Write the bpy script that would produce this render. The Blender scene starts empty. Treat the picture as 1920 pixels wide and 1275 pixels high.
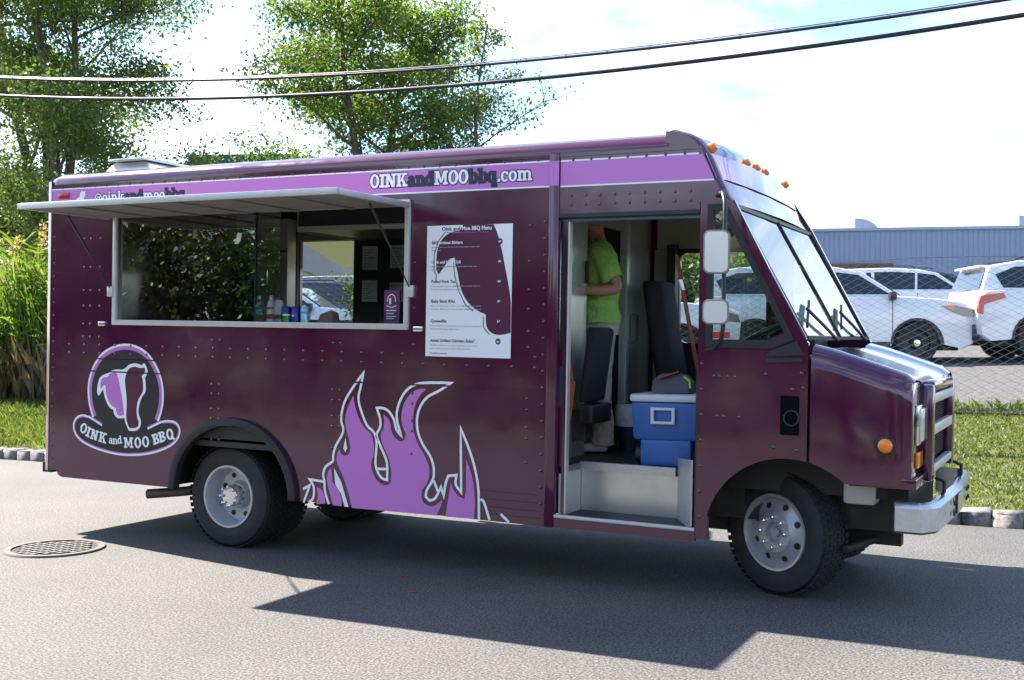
import bpy, bmesh, math, random
import numpy as np
from mathutils import Vector, Matrix
from mathutils.geometry import tessellate_polygon
rad=math.radians
scene=bpy.context.scene
COL=scene.collection
# ---------------------------------------------------------------- camera
cam=bpy.data.cameras.new('Camera'); cam.lens=39.94; cam.sensor_width=36.0; cam.clip_start=0.1; cam.clip_end=3000
co=bpy.data.objects.new('Camera',cam); COL.objects.link(co)
co.location=(5.55,-6.375,1.52); co.rotation_euler=(rad(90),0,rad(26.9)); scene.camera=co
# ---------------------------------------------------------------- sky and sun
SUN_EL=44.2; SUN_DIR=Vector((-2.47,0.46,2.45)).normalized()
w=bpy.data.worlds.new('World'); scene.world=w; w.use_nodes=True
nt=w.node_tree; nt.nodes.clear()
def N(nt,t,**k):
    n=nt.nodes.new(t)
    for a,b in k.items(): setattr(n,a,b)
    return n
wo=N(nt,'ShaderNodeOutputWorld'); bg=N(nt,'ShaderNodeBackground'); bg.inputs['Strength'].default_value=0.09
sky=N(nt,'ShaderNodeTexSky'); sky.sky_type='NISHITA'; sky.sun_disc=False
sky.sun_elevation=rad(SUN_EL); sky.sun_rotation=math.atan2(SUN_DIR.x,SUN_DIR.y)
sky.altitude=0; sky.air_density=1.0; sky.dust_density=0.5; sky.ozone_density=4.0
tc=N(nt,'ShaderNodeTexCoord'); mp=N(nt,'ShaderNodeMapping'); mp.inputs['Scale'].default_value=(1.6,1.6,4.2)
ns=N(nt,'ShaderNodeTexNoise'); ns.inputs['Scale'].default_value=1.7; ns.inputs['Detail'].default_value=9; ns.inputs['Roughness'].default_value=0.58; ns.inputs['Distortion'].default_value=0.5
rp=N(nt,'ShaderNodeValToRGB'); rp.color_ramp.elements[0].position=0.51; rp.color_ramp.elements[1].position=0.70
mx=N(nt,'ShaderNodeMix',data_type='RGBA'); mx.inputs[7].default_value=(6.5,6.8,7.2,1)
mf=N(nt,'ShaderNodeMath',operation='MULTIPLY'); mf.inputs[1].default_value=0.9
nt.links.new(tc.outputs['Generated'],mp.inputs['Vector']); nt.links.new(mp.outputs[0],ns.inputs['Vector'])
sx=N(nt,'ShaderNodeSeparateXYZ'); om=N(nt,'ShaderNodeMath',operation='SUBTRACT'); om.inputs[0].default_value=1.0; om.use_clamp=True
pw=N(nt,'ShaderNodeMath',operation='POWER'); pw.inputs[1].default_value=3.5; ml=N(nt,'ShaderNodeMath',operation='MULTIPLY'); ml.inputs[1].default_value=0.155; ad=N(nt,'ShaderNodeMath',operation='ADD')
# a cloud deck seen at a low angle closes up towards the horizon, all the way round
nt.links.new(tc.outputs['Generated'],sx.inputs[0]); nt.links.new(sx.outputs[2],om.inputs[1]); nt.links.new(om.outputs[0],pw.inputs[0]); nt.links.new(pw.outputs[0],ml.inputs[0]); nt.links.new(ml.outputs[0],ad.inputs[0]); nt.links.new(ns.outputs[0],ad.inputs[1])
nt.links.new(ad.outputs[0],rp.inputs[0]); nt.links.new(rp.outputs[0],mf.inputs[0]); nt.links.new(mf.outputs[0],mx.inputs[0])
nt.links.new(sky.outputs[0],mx.inputs[6]); nt.links.new(mx.outputs[2],bg.inputs[0]); nt.links.new(bg.outputs[0],wo.inputs[0])
sl=bpy.data.lights.new('Sun','SUN'); sl.energy=5.0; sl.angle=rad(0.5); sl.color=(1.0,0.93,0.84)
so=bpy.data.objects.new('Sun',sl); COL.objects.link(so); so.rotation_euler=SUN_DIR.to_track_quat('Z','Y').to_euler(); so.location=(-10,5,20)
vs=scene.view_settings; vs.view_transform='Standard'; vs.look='None'; vs.gamma=1.0; vs.use_curve_mapping=False; vs.exposure=2.0
# ---------------------------------------------------------------- helpers
class MB:
    def __init__(s): s.v=[]; s.f=[]
    def add(s,vs,fs):
        o=len(s.v); s.v+= [tuple(p) for p in vs]; s.f+=[tuple(i+o for i in f) for f in fs]; return s
    def box(s,x0,x1,y0,y1,z0,z1):
        return s.add([(x,y,z) for x in(x0,x1) for y in(y0,y1) for z in(z0,z1)],[(0,1,3,2),(4,6,7,5),(0,4,5,1),(2,3,7,6),(0,2,6,4),(1,5,7,3)])
    def bar(s,a,b,wd,ht=None,up=(0,0,1)):
        a=Vector(a);b=Vector(b);d=(b-a).normalized();u=Vector(up)
        if abs(d.dot(u))>.98:u=Vector((1,0,0))
        r=d.cross(u).normalized();u=r.cross(d);ht=ht or wd
        pts=[p+r*i*wd/2+u*j*ht/2 for p in(a,b) for i,j in((-1,-1),(1,-1),(1,1),(-1,1))]
        return s.add(pts,[(0,3,2,1),(4,5,6,7),(0,1,5,4),(1,2,6,5),(2,3,7,6),(3,0,4,7)])
    def tube(s,path,r,n=8,cap=True):
        path=[Vector(p) for p in path]; rr=r if isinstance(r,(list,tuple)) else [r]*len(path)
        o=len(s.v); pu=None
        for i,p in enumerate(path):
            d=(path[min(i+1,len(path)-1)]-path[max(i-1,0)])
            d=d.normalized() if d.length>1e-9 else Vector((0,0,1))
            u=pu if pu is not None else (Vector((0,0,1)) if abs(d.z)<.9 else Vector((1,0,0)))
            rt=d.cross(u); rt=rt.normalized() if rt.length>1e-6 else d.orthogonal().normalized(); u=rt.cross(d).normalized(); pu=u
            for k in range(n):
                a=2*math.pi*k/n; s.v.append(tuple(p+(rt*math.cos(a)+u*math.sin(a))*rr[i]))
        for i in range(len(path)-1):
            for k in range(n):
                k2=(k+1)%n; s.f.append((o+i*n+k,o+i*n+k2,o+(i+1)*n+k2,o+(i+1)*n+k))
        if cap: s.f.append(tuple(o+k for k in range(n))[::-1]); s.f.append(tuple(o+(len(path)-1)*n+k for k in range(n)))
        return s
    def lathe(s,prof,n=32,axis='y',c=(0,0,0),cap=False):
        # prof: (radius, along)
        o=len(s.v)
        for r,h in prof:
            for k in range(n):
                a=2*math.pi*k/n; q={'y':(r*math.cos(a),h,r*math.sin(a)),'z':(r*math.cos(a),r*math.sin(a),h),'x':(h,r*math.cos(a),r*math.sin(a))}[axis]
                s.v.append((q[0]+c[0],q[1]+c[1],q[2]+c[2]))
        for i in range(len(prof)-1):
            for k in range(n):
                k2=(k+1)%n; s.f.append((o+i*n+k,o+(i+1)*n+k,o+(i+1)*n+k2,o+i*n+k2))
        if cap: s.f.append(tuple(o+k for k in range(n))); s.f.append(tuple(o+(len(prof)-1)*n+k for k in range(n))[::-1])
        return s
    def plate(s,outer,holes=(),y0=0,y1=.02,fn=None):
        # polygon(s) in x,z extruded along y. fn maps (x,y,z)
        fn=fn or (lambda x,y,z:(x,y,z))
        loops=[list(outer)]+[list(h) for h in holes]
        flat=[p for l in loops for p in l]
        tris=tessellate_polygon([[Vector((p[0],p[1],0)) for p in l] for l in loops])
        n=len(flat); o=len(s.v)
        s.v+=[fn(p[0],y0,p[1]) for p in flat]+[fn(p[0],y1,p[1]) for p in flat]
        for t in tris:
            s.f.append(tuple(o+i for i in t)); s.f.append(tuple(o+n+i for i in t)[::-1])
        k=0
        for l in loops:
            m=len(l)
            for i in range(m):
                a=k+i;b=k+(i+1)%m; s.f.append((o+a,o+b,o+n+b,o+n+a))
            k+=m
        return s
    def flat(s,outer,y,holes=()):
        loops=[list(outer)]+[list(h) for h in holes]; flat=[p for l in loops for p in l]
        tris=tessellate_polygon([[Vector((p[0],p[1],0)) for p in l] for l in loops]); o=len(s.v)
        s.v+=[(p[0],y,p[1]) for p in flat]
        for t in tris:
            a,b,c=[flat[i] for i in t]
            cr=(b[0]-a[0])*(c[1]-a[1])-(b[1]-a[1])*(c[0]-a[0])
            t=tuple(o+i for i in t); s.f.append(t if cr>0 else t[::-1])
        return s
    def ribbon(s,pts,wd,y,closed=False):
        P=[Vector((p[0],p[1])) for p in pts]; n=len(P); o=len(s.v)
        for i in range(n):
            a=P[i-1] if (i>0 or closed) else None; b=P[(i+1)%n] if (i<n-1 or closed) else None
            d1=(P[i]-a).normalized() if a is not None else None; d2=(b-P[i]).normalized() if b is not None else None
            if d1 is None:d1=d2
            if d2 is None:d2=d1
            n1=Vector((-d1.y,d1.x));n2=Vector((-d2.y,d2.x)); m=n1+n2
            if m.length<.25: m=n1*1.0; L=wd/2
            else:
                m.normalize(); L=min(wd/2/max(m.dot(n1),.3),wd*1.3)
            for sg in(-1,1): q=P[i]+m*L*sg; s.v.append((q.x,y,q.y))
        for i in range(n if closed else n-1):
            j=(i+1)%n; s.f.append((o+2*i,o+2*j,o+2*j+1,o+2*i+1))
        return s
    def mesh(s,name,mat,smooth=None):
        me=bpy.data.meshes.new(name); me.from_pydata(s.v,[],s.f); me.materials.append(mat) if mat else None
        bm=bmesh.new(); bm.from_mesh(me); bmesh.ops.recalc_face_normals(bm,faces=bm.faces) if not getattr(s,'keep',False) else None; bm.to_mesh(me); bm.free()
        if smooth is not None:
            me.polygons.foreach_set('use_smooth',[True]*len(me.polygons))
            try: me.set_sharp_from_angle(angle=rad(smooth))
            except Exception: pass
        return me
    def build(s,name,mat,parent=None,smooth=None,bevel=0,seg=2,loc=None,rot=None):
        o=bpy.data.objects.new(name,s.mesh(name,mat,smooth)); COL.objects.link(o)
        if parent: o.parent=parent
        if loc is not None:o.location=loc
        if rot is not None:o.rotation_euler=rot
        if bevel:
            bm=bmesh.new(); bm.from_mesh(o.data); bmesh.ops.remove_doubles(bm,verts=bm.verts,dist=1e-5)
            es=[e for e in bm.edges if len(e.link_faces)==2 and e.calc_face_angle(0)>rad(25)]
            bmesh.ops.bevel(bm,geom=es,offset=bevel,segments=seg,profile=.5,affect='EDGES',clamp_overlap=True)
            bm.to_mesh(o.data); bm.free()
            o.data.polygons.foreach_set('use_smooth',[True]*len(o.data.polygons)); o.data.set_sharp_from_angle(angle=rad(smooth or 32))
        return o
def smooth_path(P,closed=False,it=3,corner=52):
    # Catmull-Rom through the points, keeping sharp corners sharp
    n=len(P); V=[Vector(p) for p in P]; sharp=[False]*n
    for i in range(n):
        if not closed and i in(0,n-1): sharp[i]=True; continue
        a=(V[i]-V[i-1]);b=(V[(i+1)%n]-V[i])
        if a.length<1e-9 or b.length<1e-9 or a.angle(b)>rad(corner): sharp[i]=True
    out=[]
    for i in range(n if closed else n-1):
        p1=V[i];p2=V[(i+1)%n]; m1=Vector((0,0)) if False else (p2-V[i-1])*.5; m2=(V[(i+2)%n]-p1)*.5
        if sharp[i]: m1=(p2-p1)
        if sharp[(i+1)%n]: m2=(p2-p1)
        L=(p2-p1).length
        for m in(m1,m2):
            if m.length>1.2*L: m*=1.2*L/m.length
        for k in range(it):
            t=k/it; h=(2*t**3-3*t*t+1,t**3-2*t*t+t,-2*t**3+3*t*t,t**3-t*t); q=p1*h[0]+m1*h[1]+p2*h[2]+m2*h[3]; out.append((q.x,q.y))
    if not closed: out.append(tuple(V[-1]))
    return out
def tag(o,label=None,cat=None,group=None,kind=None):
    if label:o['label']=label
    if cat:o['category']=cat
    if group:o['group']=group
    if kind:o['kind']=kind
    return o
def empty(name,loc=(0,0,0),rz=0):
    o=bpy.data.objects.new(name,None); COL.objects.link(o); o.location=loc; o.rotation_euler=(0,0,rz); o.empty_display_size=.2; return o
def copy_tree(o,parent=None):
    c=o.copy(); COL.objects.link(c); c.parent=parent
    for ch in list(o.children): copy_tree(ch,c)
    return c
# ---------------------------------------------------------------- materials
MATS={}
def mat(name,col,rough=.5,metal=0,coat=0,noise=None,bump=None,spec=.5,trans=0,emit=None,coatr=.05):
    m=bpy.data.materials.new(name); m.use_nodes=True; t=m.node_tree; b=t.nodes['Principled BSDF']
    b.inputs['Base Color'].default_value=(*col,1); b.inputs['Roughness'].default_value=rough; b.inputs['Metallic'].default_value=metal
    b.inputs['Coat Weight'].default_value=coat; b.inputs['Coat Roughness'].default_value=coatr; b.inputs['Specular IOR Level'].default_value=spec
    if trans:b.inputs['Transmission Weight'].default_value=trans
    if noise or bump: tcn=N(t,'ShaderNodeTexCoord')
    if noise: # (scale, amount 0..1, colour2, [detail])
        n=N(t,'ShaderNodeTexNoise'); n.inputs['Scale'].default_value=noise[0]; n.inputs['Detail'].default_value=6; n.inputs['Roughness'].default_value=.65
        r=N(t,'ShaderNodeValToRGB'); r.color_ramp.elements[0].position=.38; r.color_ramp.elements[1].position=.66
        x=N(t,'ShaderNodeMix',data_type='RGBA'); x.inputs[6].default_value=(*col,1); x.inputs[7].default_value=(*noise[2],1)
        ml=N(t,'ShaderNodeMath',operation='MULTIPLY'); ml.inputs[1].default_value=noise[1]
        t.links.new(tcn.outputs['Object'],n.inputs['Vector']); t.links.new(n.outputs[0],r.inputs[0]); t.links.new(r.outputs[0],ml.inputs[0]); t.links.new(ml.outputs[0],x.inputs[0]); t.links.new(x.outputs[2],b.inputs['Base Color'])
    if bump: # (scale,strength,distance)
        n=N(t,'ShaderNodeTexNoise'); n.inputs['Scale'].default_value=bump[0]; n.inputs['Detail'].default_value=bump[3] if len(bump)>3 else 4
        p=N(t,'ShaderNodeBump'); p.inputs['Strength'].default_value=bump[1]; p.inputs['Distance'].default_value=bump[2]
        t.links.new(tcn.outputs['Object'],n.inputs['Vector']); t.links.new(n.outputs[0],p.inputs['Height']); t.links.new(p.outputs[0],b.inputs['Normal'])
        if coat: t.links.new(p.outputs[0],b.inputs['Coat Normal'])
    MATS[name]=m; return m
def glass(name,tint=(.8,.9,.9),f0=.08,rough=0.0):
    m=bpy.data.materials.new(name); m.use_nodes=True; t=m.node_tree; t.nodes.clear()
    o=N(t,'ShaderNodeOutputMaterial'); x=N(t,'ShaderNodeMixShader'); lw=N(t,'ShaderNodeLayerWeight'); lw.inputs['Blend'].default_value=.5; pw_=N(t,'ShaderNodeMath',operation='POWER'); pw_.inputs[1].default_value=4.5; fr=N(t,'ShaderNodeMath',operation='MULTIPLY_ADD'); fr.inputs[1].default_value=1-f0; fr.inputs[2].default_value=f0; t.links.new(lw.outputs['Facing'],pw_.inputs[0]); t.links.new(pw_.outputs[0],fr.inputs[0])
    a=N(t,'ShaderNodeBsdfTransparent'); a.inputs[0].default_value=(*tint,1); g=N(t,'ShaderNodeBsdfGlossy'); g.inputs['Roughness'].default_value=rough
    t.links.new(fr.outputs[0],x.inputs[0]); t.links.new(a.outputs[0],x.inputs[1]); t.links.new(g.outputs[0],x.inputs[2]); t.links.new(x.outputs[0],o.inputs[0]); return m
def leafmat(name,col,col2,tr=.5):
    m=bpy.data.materials.new(name); m.use_nodes=True; t=m.node_tree; t.nodes.clear()
    o=N(t,'ShaderNodeOutputMaterial'); x=N(t,'ShaderNodeMixShader'); x.inputs[0].default_value=tr; 
    d=N(t,'ShaderNodeBsdfPrincipled'); d.inputs['Roughness'].default_value=.45; d.inputs['Specular IOR Level'].default_value=.4; l=N(t,'ShaderNodeBsdfTranslucent')
    g=N(t,'ShaderNodeNewGeometry'); mxx=N(t,'ShaderNodeMix',data_type='RGBA'); mxx.inputs[6].default_value=(*col,1); mxx.inputs[7].default_value=(*col2,1)
    t.links.new(g.outputs['Random Per Island'],mxx.inputs[0]); t.links.new(mxx.outputs[2],d.inputs['Base Color'])
    h=N(t,'ShaderNodeMix',data_type='RGBA'); h.blend_type='MULTIPLY'; h.inputs[0].default_value=1; h.inputs[7].default_value=(1.5,1.5,.7,1)
    t.links.new(mxx.outputs[2],h.inputs[6]); t.links.new(h.outputs[2],l.inputs[0])
    t.links.new(d.outputs[0],x.inputs[1]); t.links.new(l.outputs[0],x.inputs[2]); t.links.new(x.outputs[0],o.inputs[0]); return m
PAINT=mat('maroon_paint',(.066,.0052,.035),.15,0,1.0,noise=(1.3,.4,(.080,.009,.041)),bump=(1.7,.10,.05,2),spec=.4)
def vary_rough(m,lo,hi,scale):
    t=m.node_tree; b=t.nodes['Principled BSDF']; tcn=N(t,'ShaderNodeTexCoord'); n=N(t,'ShaderNodeTexNoise'); n.inputs['Scale'].default_value=scale; n.inputs['Detail'].default_value=7; n.inputs['Roughness'].default_value=.7
    r=N(t,'ShaderNodeMapRange'); r.inputs[1].default_value=.35; r.inputs[2].default_value=.7; r.inputs[3].default_value=lo; r.inputs[4].default_value=hi
    t.links.new(tcn.outputs['Object'],n.inputs['Vector']); t.links.new(n.outputs[0],r.inputs[0]); t.links.new(r.outputs[0],b.inputs['Roughness']); t.links.new(r.outputs[0],b.inputs['Coat Roughness'])
vary_rough(PAINT,.05,.17,2.3)
PINK=mat('pink_vinyl',(.52,.17,.54),.4,coat=.2); WHITEV=mat('white_vinyl',(.84,.85,.88),.4)
BLACKV=mat('black_vinyl',(.012,.012,.016),.4); MAROONV=mat('maroon_vinyl',(.085,.009,.042),.35); NAVYV=mat('navy_vinyl',(.022,.022,.05),.4)
GREYV=mat('grey_print',(.25,.26,.30),.5)
ALU=mat('brushed_aluminium',(.60,.60,.59),.42,.5,noise=(9,.35,(.45,.45,.43)),bump=(3,.08,.02)); STEEL=mat('stainless_steel',(.58,.59,.57),.26,.7,bump=(2.5,.12,.04,2))
CHROME=mat('chrome',(.75,.75,.75),.08,1); BUMPERM=mat('bumper_chrome',(.60,.63,.68),.24,.75,noise=(14,.5,(.42,.44,.48)))
RUBBER=mat('tyre_rubber',(.018,.018,.020),.75,noise=(20,.6,(.035,.034,.034)),bump=(60,.2,.004)); RIMM=mat('rim_paint',(.50,.51,.54),.38,.4,noise=(16,.5,(.33,.32,.32)))
BLACKP=mat('black_plastic',(.018,.019,.024),.42); BLACKR=mat('black_rubber',(.014,.014,.017),.6); DARKM=mat('chassis_metal',(.022,.020,.018),.7,noise=(9,.6,(.045,.035,.028)))
AMBER=mat('amber_lens',(.85,.22,.01),.15,coat=.6); REDL=mat('red_lens',(.45,.012,.012),.15,coat=.6); LENS=mat('clear_lens',(.70,.74,.78),.06,.3,coat=.8)
MIRROR=mat('mirror_glass',(.9,.9,.9),.01,1.0); INNER=mat('interior_panel',(.30,.29,.25),.5,.3); DARKIN=mat('dark_interior',(.035,.036,.038),.45,.3)
FABRIC=mat('seat_fabric',(.014,.014,.018),.85,bump=(120,.25,.003)); BELT=mat('orange_webbing',(.42,.09,.025),.8)
GLASS=glass('window_glass',(.86,.91,.90),.09); WSGLASS=glass('windshield_glass',(.72,.82,.82),.33); CARGLASS=mat('car_glass',(.012,.022,.03),.04,coat=.5)
PAPER=mat('paper',(.62,.63,.66),.8); OVERCAB=MATS['maroon_paint']
def TW(x,y,z):
    k=rad(1.07); return (x*math.cos(k)+z*math.sin(k),y,-x*math.sin(k)+z*math.cos(k))
RAKE=rad(1.07)
# ---- traced outlines of the truck graphics: (along the truck, height) in metres
DOME=[(-1.334,0.9),(-1.37,0.985),(-1.388,1.084),(-1.383,1.17),(-1.36,1.242),(-1.317,1.318),(-1.245,1.391),(-1.159,1.435),(-1.073,1.458),(-0.997,1.465),(-0.921,1.458),(-0.837,1.432),(-0.761,1.385),(-0.696,1.315),(-0.648,1.23),(-0.624,1.142),(-0.622,1.053),(-0.639,0.97),(-0.668,0.901)]
BRIM=[(-1.24,0.84),(-1.333,0.88),(-1.403,0.903),(-1.452,0.907),(-1.507,0.889),(-1.539,0.848),(-1.542,0.804),(-1.519,0.755),(-1.449,0.705),(-1.329,0.666),(-1.202,0.642),(-1.057,0.628),(-0.925,0.631),(-0.794,0.646),(-0.665,0.676),(-0.548,0.721),(-0.477,0.773),(-0.451,0.829),(-0.459,0.869),(-0.492,0.899),(-0.551,0.908),(-0.615,0.901),(-0.687,0.874),(-0.768,0.839)]
HEADW=[(-1.283,1.067),(-1.296,1.098),(-1.285,1.173),(-1.261,1.213),(-1.223,1.232),(-1.184,1.244),(-1.136,1.267),(-1.079,1.276),(-1.041,1.275),(-1.003,1.288),(-0.966,1.314),(-0.909,1.327),(-0.867,1.322),(-0.839,1.313),(-0.821,1.329),(-0.802,1.324),(-0.778,1.281),(-0.779,1.254),(-0.796,1.229),(-0.8,1.218),(-0.794,1.17),(-0.795,1.115),(-0.83,1.072),(-0.852,1.022),(-0.863,0.966),(-0.853,0.928),(-0.838,0.898),(-0.84,0.856),(-0.872,0.823),(-0.928,0.813),(-0.961,0.816),(-0.976,0.842),(-0.997,0.876),(-1.005,0.909),(-1.043,0.903),(-1.082,0.906),(-1.113,0.933),(-1.121,0.964),(-1.16,0.98),(-1.194,1.021),(-1.22,1.077),(-1.23,1.119),(-1.268,1.075)]
HEADP=[(-1.259,1.121),(-1.259,1.174),(-1.232,1.207),(-1.184,1.216),(-1.165,1.238),(-1.107,1.256),(-1.083,1.23),(-1.063,1.174),(-1.042,1.098),(-1.022,1.015),(-1.01,0.932),(-1.053,0.923),(-1.084,0.938),(-1.095,0.98),(-1.131,0.992),(-1.166,1.022),(-1.196,1.078),(-1.209,1.148),(-1.223,1.149)]
HEADM=[(-0.984,1.261),(-0.956,1.29),(-0.909,1.302),(-0.881,1.298),(-0.853,1.292),(-0.808,1.298),(-0.801,1.274),(-0.814,1.249),(-0.835,1.237),(-0.821,1.183),(-0.821,1.12),(-0.844,1.085),(-0.871,1.042),(-0.882,0.979),(-0.874,0.917),(-0.859,0.89),(-0.863,0.855),(-0.891,0.839),(-0.947,0.833),(-0.966,0.853),(-0.987,0.911),(-0.984,1.037),(-1.001,1.155),(-1.004,1.211)]
LOGOTXT=[('O',-1.433,0.807),('I',-1.381,0.781),('N',-1.316,0.763),('K',-1.228,0.747),('a',-1.141,0.727),('n',-1.097,0.725),('d',-1.05,0.732),('M',-0.959,0.724),('O',-0.865,0.729),('O',-0.786,0.741),('B',-0.685,0.768),('B',-0.622,0.788),('Q',-0.545,0.811)]
FP1=[(1.092,0.403),(1.065,0.491),(1.025,0.593),(0.985,0.663),(0.962,0.712),(0.966,0.762),(0.986,0.8),(0.996,0.769),(1.022,0.754),(1.055,0.761),(1.071,0.792),(1.067,0.842),(1.047,0.904),(1.031,0.958),(1.028,1.012),(1.044,1.077),(1.07,1.128),(1.093,1.165),(1.1,1.116),(1.121,1.053),(1.149,1.0),(1.188,0.948),(1.237,0.915),(1.259,0.862),(1.266,0.782),(1.246,0.726),(1.252,0.673),(1.28,0.621),(1.318,0.588),(1.366,0.578),(1.401,0.599),(1.404,0.666),(1.39,0.736),(1.362,0.797),(1.329,0.857),(1.317,0.91),(1.335,0.947),(1.342,0.992),(1.334,1.05),(1.368,1.029),(1.39,0.995),(1.402,0.942),(1.429,0.899),(1.476,0.877),(1.504,0.89),(1.512,0.93),(1.49,0.973),(1.477,1.026),(1.483,1.088),(1.508,1.151),(1.559,1.206),(1.615,1.229),(1.666,1.232),(1.621,1.191),(1.586,1.128),(1.57,1.057),(1.568,0.995),(1.579,0.934),(1.611,0.865),(1.659,0.798),(1.69,0.739),(1.7,0.678),(1.683,0.615),(1.648,0.569),(1.644,0.516),(1.67,0.479),(1.721,0.468),(1.756,0.481),(1.796,0.515),(1.796,0.485),(1.772,0.439),(1.76,0.41)]
FP2=[(1.826,0.409),(1.846,0.541),(1.862,0.633),(1.885,0.588),(1.92,0.551),(1.965,0.535),(1.974,0.594),(1.972,0.792),(2.006,0.717),(2.032,0.625),(2.042,0.523),(2.038,0.413)]
FP3=[(0.937,0.409),(0.904,0.501),(0.883,0.573),(0.889,0.629),(0.918,0.663),(0.925,0.613),(0.937,0.559),(0.982,0.517),(1.005,0.464),(1.009,0.407)]
FP4=[(0.796,0.408),(0.81,0.457),(0.797,0.521),(0.831,0.514),(0.86,0.48),(0.872,0.444),(0.867,0.411)]
FW=[[(0.864,0.563),(0.852,0.617),(0.873,0.669),(0.929,0.708),(0.933,0.751),(0.954,0.817),(1.013,0.916),(0.996,0.983),(0.997,1.038),(1.021,1.121),(1.079,1.21),(1.171,1.322),(1.15,1.226),(1.133,1.149),(1.153,1.073),(1.204,0.971),(1.258,0.929),(1.281,0.881),(1.284,0.819),(1.278,0.728),(1.29,0.675),(1.328,0.624),(1.373,0.613),(1.369,0.73),(1.324,0.821),(1.289,0.891),(1.286,0.917),(1.311,0.964),(1.31,1.017),(1.282,1.089),(1.335,1.09),(1.383,1.066),(1.421,1.014),(1.44,0.953),(1.481,0.912),(1.448,0.998),(1.441,1.068),(1.471,1.158),(1.532,1.232),(1.629,1.268),(1.854,1.278),(1.763,1.223),(1.672,1.176),(1.617,1.103),(1.598,1.023),(1.61,0.936),(1.652,0.859),(1.705,0.792),(1.731,0.724),(1.728,0.645),(1.683,0.572),(1.674,0.527),(1.705,0.503),(1.745,0.52),(1.77,0.561),(1.733,0.637)],[(1.77,0.561),(1.789,0.597),(1.811,0.538),(1.824,0.626),(1.843,0.675),(1.903,0.684),(1.899,0.623),(1.94,0.575),(1.929,0.988),(1.998,0.846),(2.04,0.728),(2.066,0.602),(2.073,0.412)],[(0.689,0.406),(0.74,0.53),(0.683,0.498)],[(0.864,0.563),(0.739,0.57),(0.774,0.519),(0.77,0.445),(0.731,0.408)],[(0.864,0.563),(0.869,0.499),(0.902,0.413)],[(2.082,0.543),(2.107,0.528),(2.15,0.416)],[(2.228,0.462),(2.288,0.416)],[(1.29,0.682),(1.371,0.686)]]
FWP=[[(0.943,0.665),(1.003,0.573),(1.067,0.407),(1.034,0.407),(1.005,0.491),(0.954,0.551)],[(1.033,0.876),(1.049,0.804),(1.033,0.778),(1.016,0.802)]]
MSHAPE=[(1.931,2.299),(2.145,2.294),(2.17,2.244),(2.205,2.136),(2.239,1.993),(2.266,1.871),(2.277,1.779),(2.278,1.608),(2.215,1.594),(2.158,1.599),(2.117,1.627),(2.101,1.67),(2.1,1.721),(2.041,1.745),(1.983,1.785),(1.94,1.835),(1.914,1.886),(1.896,1.952),(1.883,2.01),(1.867,2.054),(1.866,2.087),(1.827,2.076),(1.785,2.026),(1.746,1.978),(1.73,2.012),(1.727,2.07),(1.736,2.144),(1.765,2.202),(1.807,2.238),(1.857,2.257),(1.899,2.259),(1.915,2.282)]
MLINES=[[(1.794,2.256),(1.74,2.195),(1.711,2.107),(1.713,2.004),(1.729,1.975),(1.727,1.945)],[(1.857,2.054),(1.866,1.974),(1.898,1.872),(1.949,1.785),(2.008,1.741)],[(2.08,1.71),(2.084,1.641),(2.126,1.595)]]
MPRICE=[('$9',2.193,2.186),('$6',2.194,2.061),('$8',2.191,1.934),('$9',2.192,1.808),('$7',2.191,1.68),('$8',2.19,1.551)]
CAB1=[(-10.441,5.848),(-6.934,5.416),(-5.101,5.251),(-0.982,5.075),(1.278,5.019),(3.239,5.022),(4.805,5.057)]
CAB2=[(-10.441,5.549),(-6.934,5.151),(-5.101,5.006),(-0.982,4.824),(1.278,4.792),(3.239,4.822),(4.957,4.882)]
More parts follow.
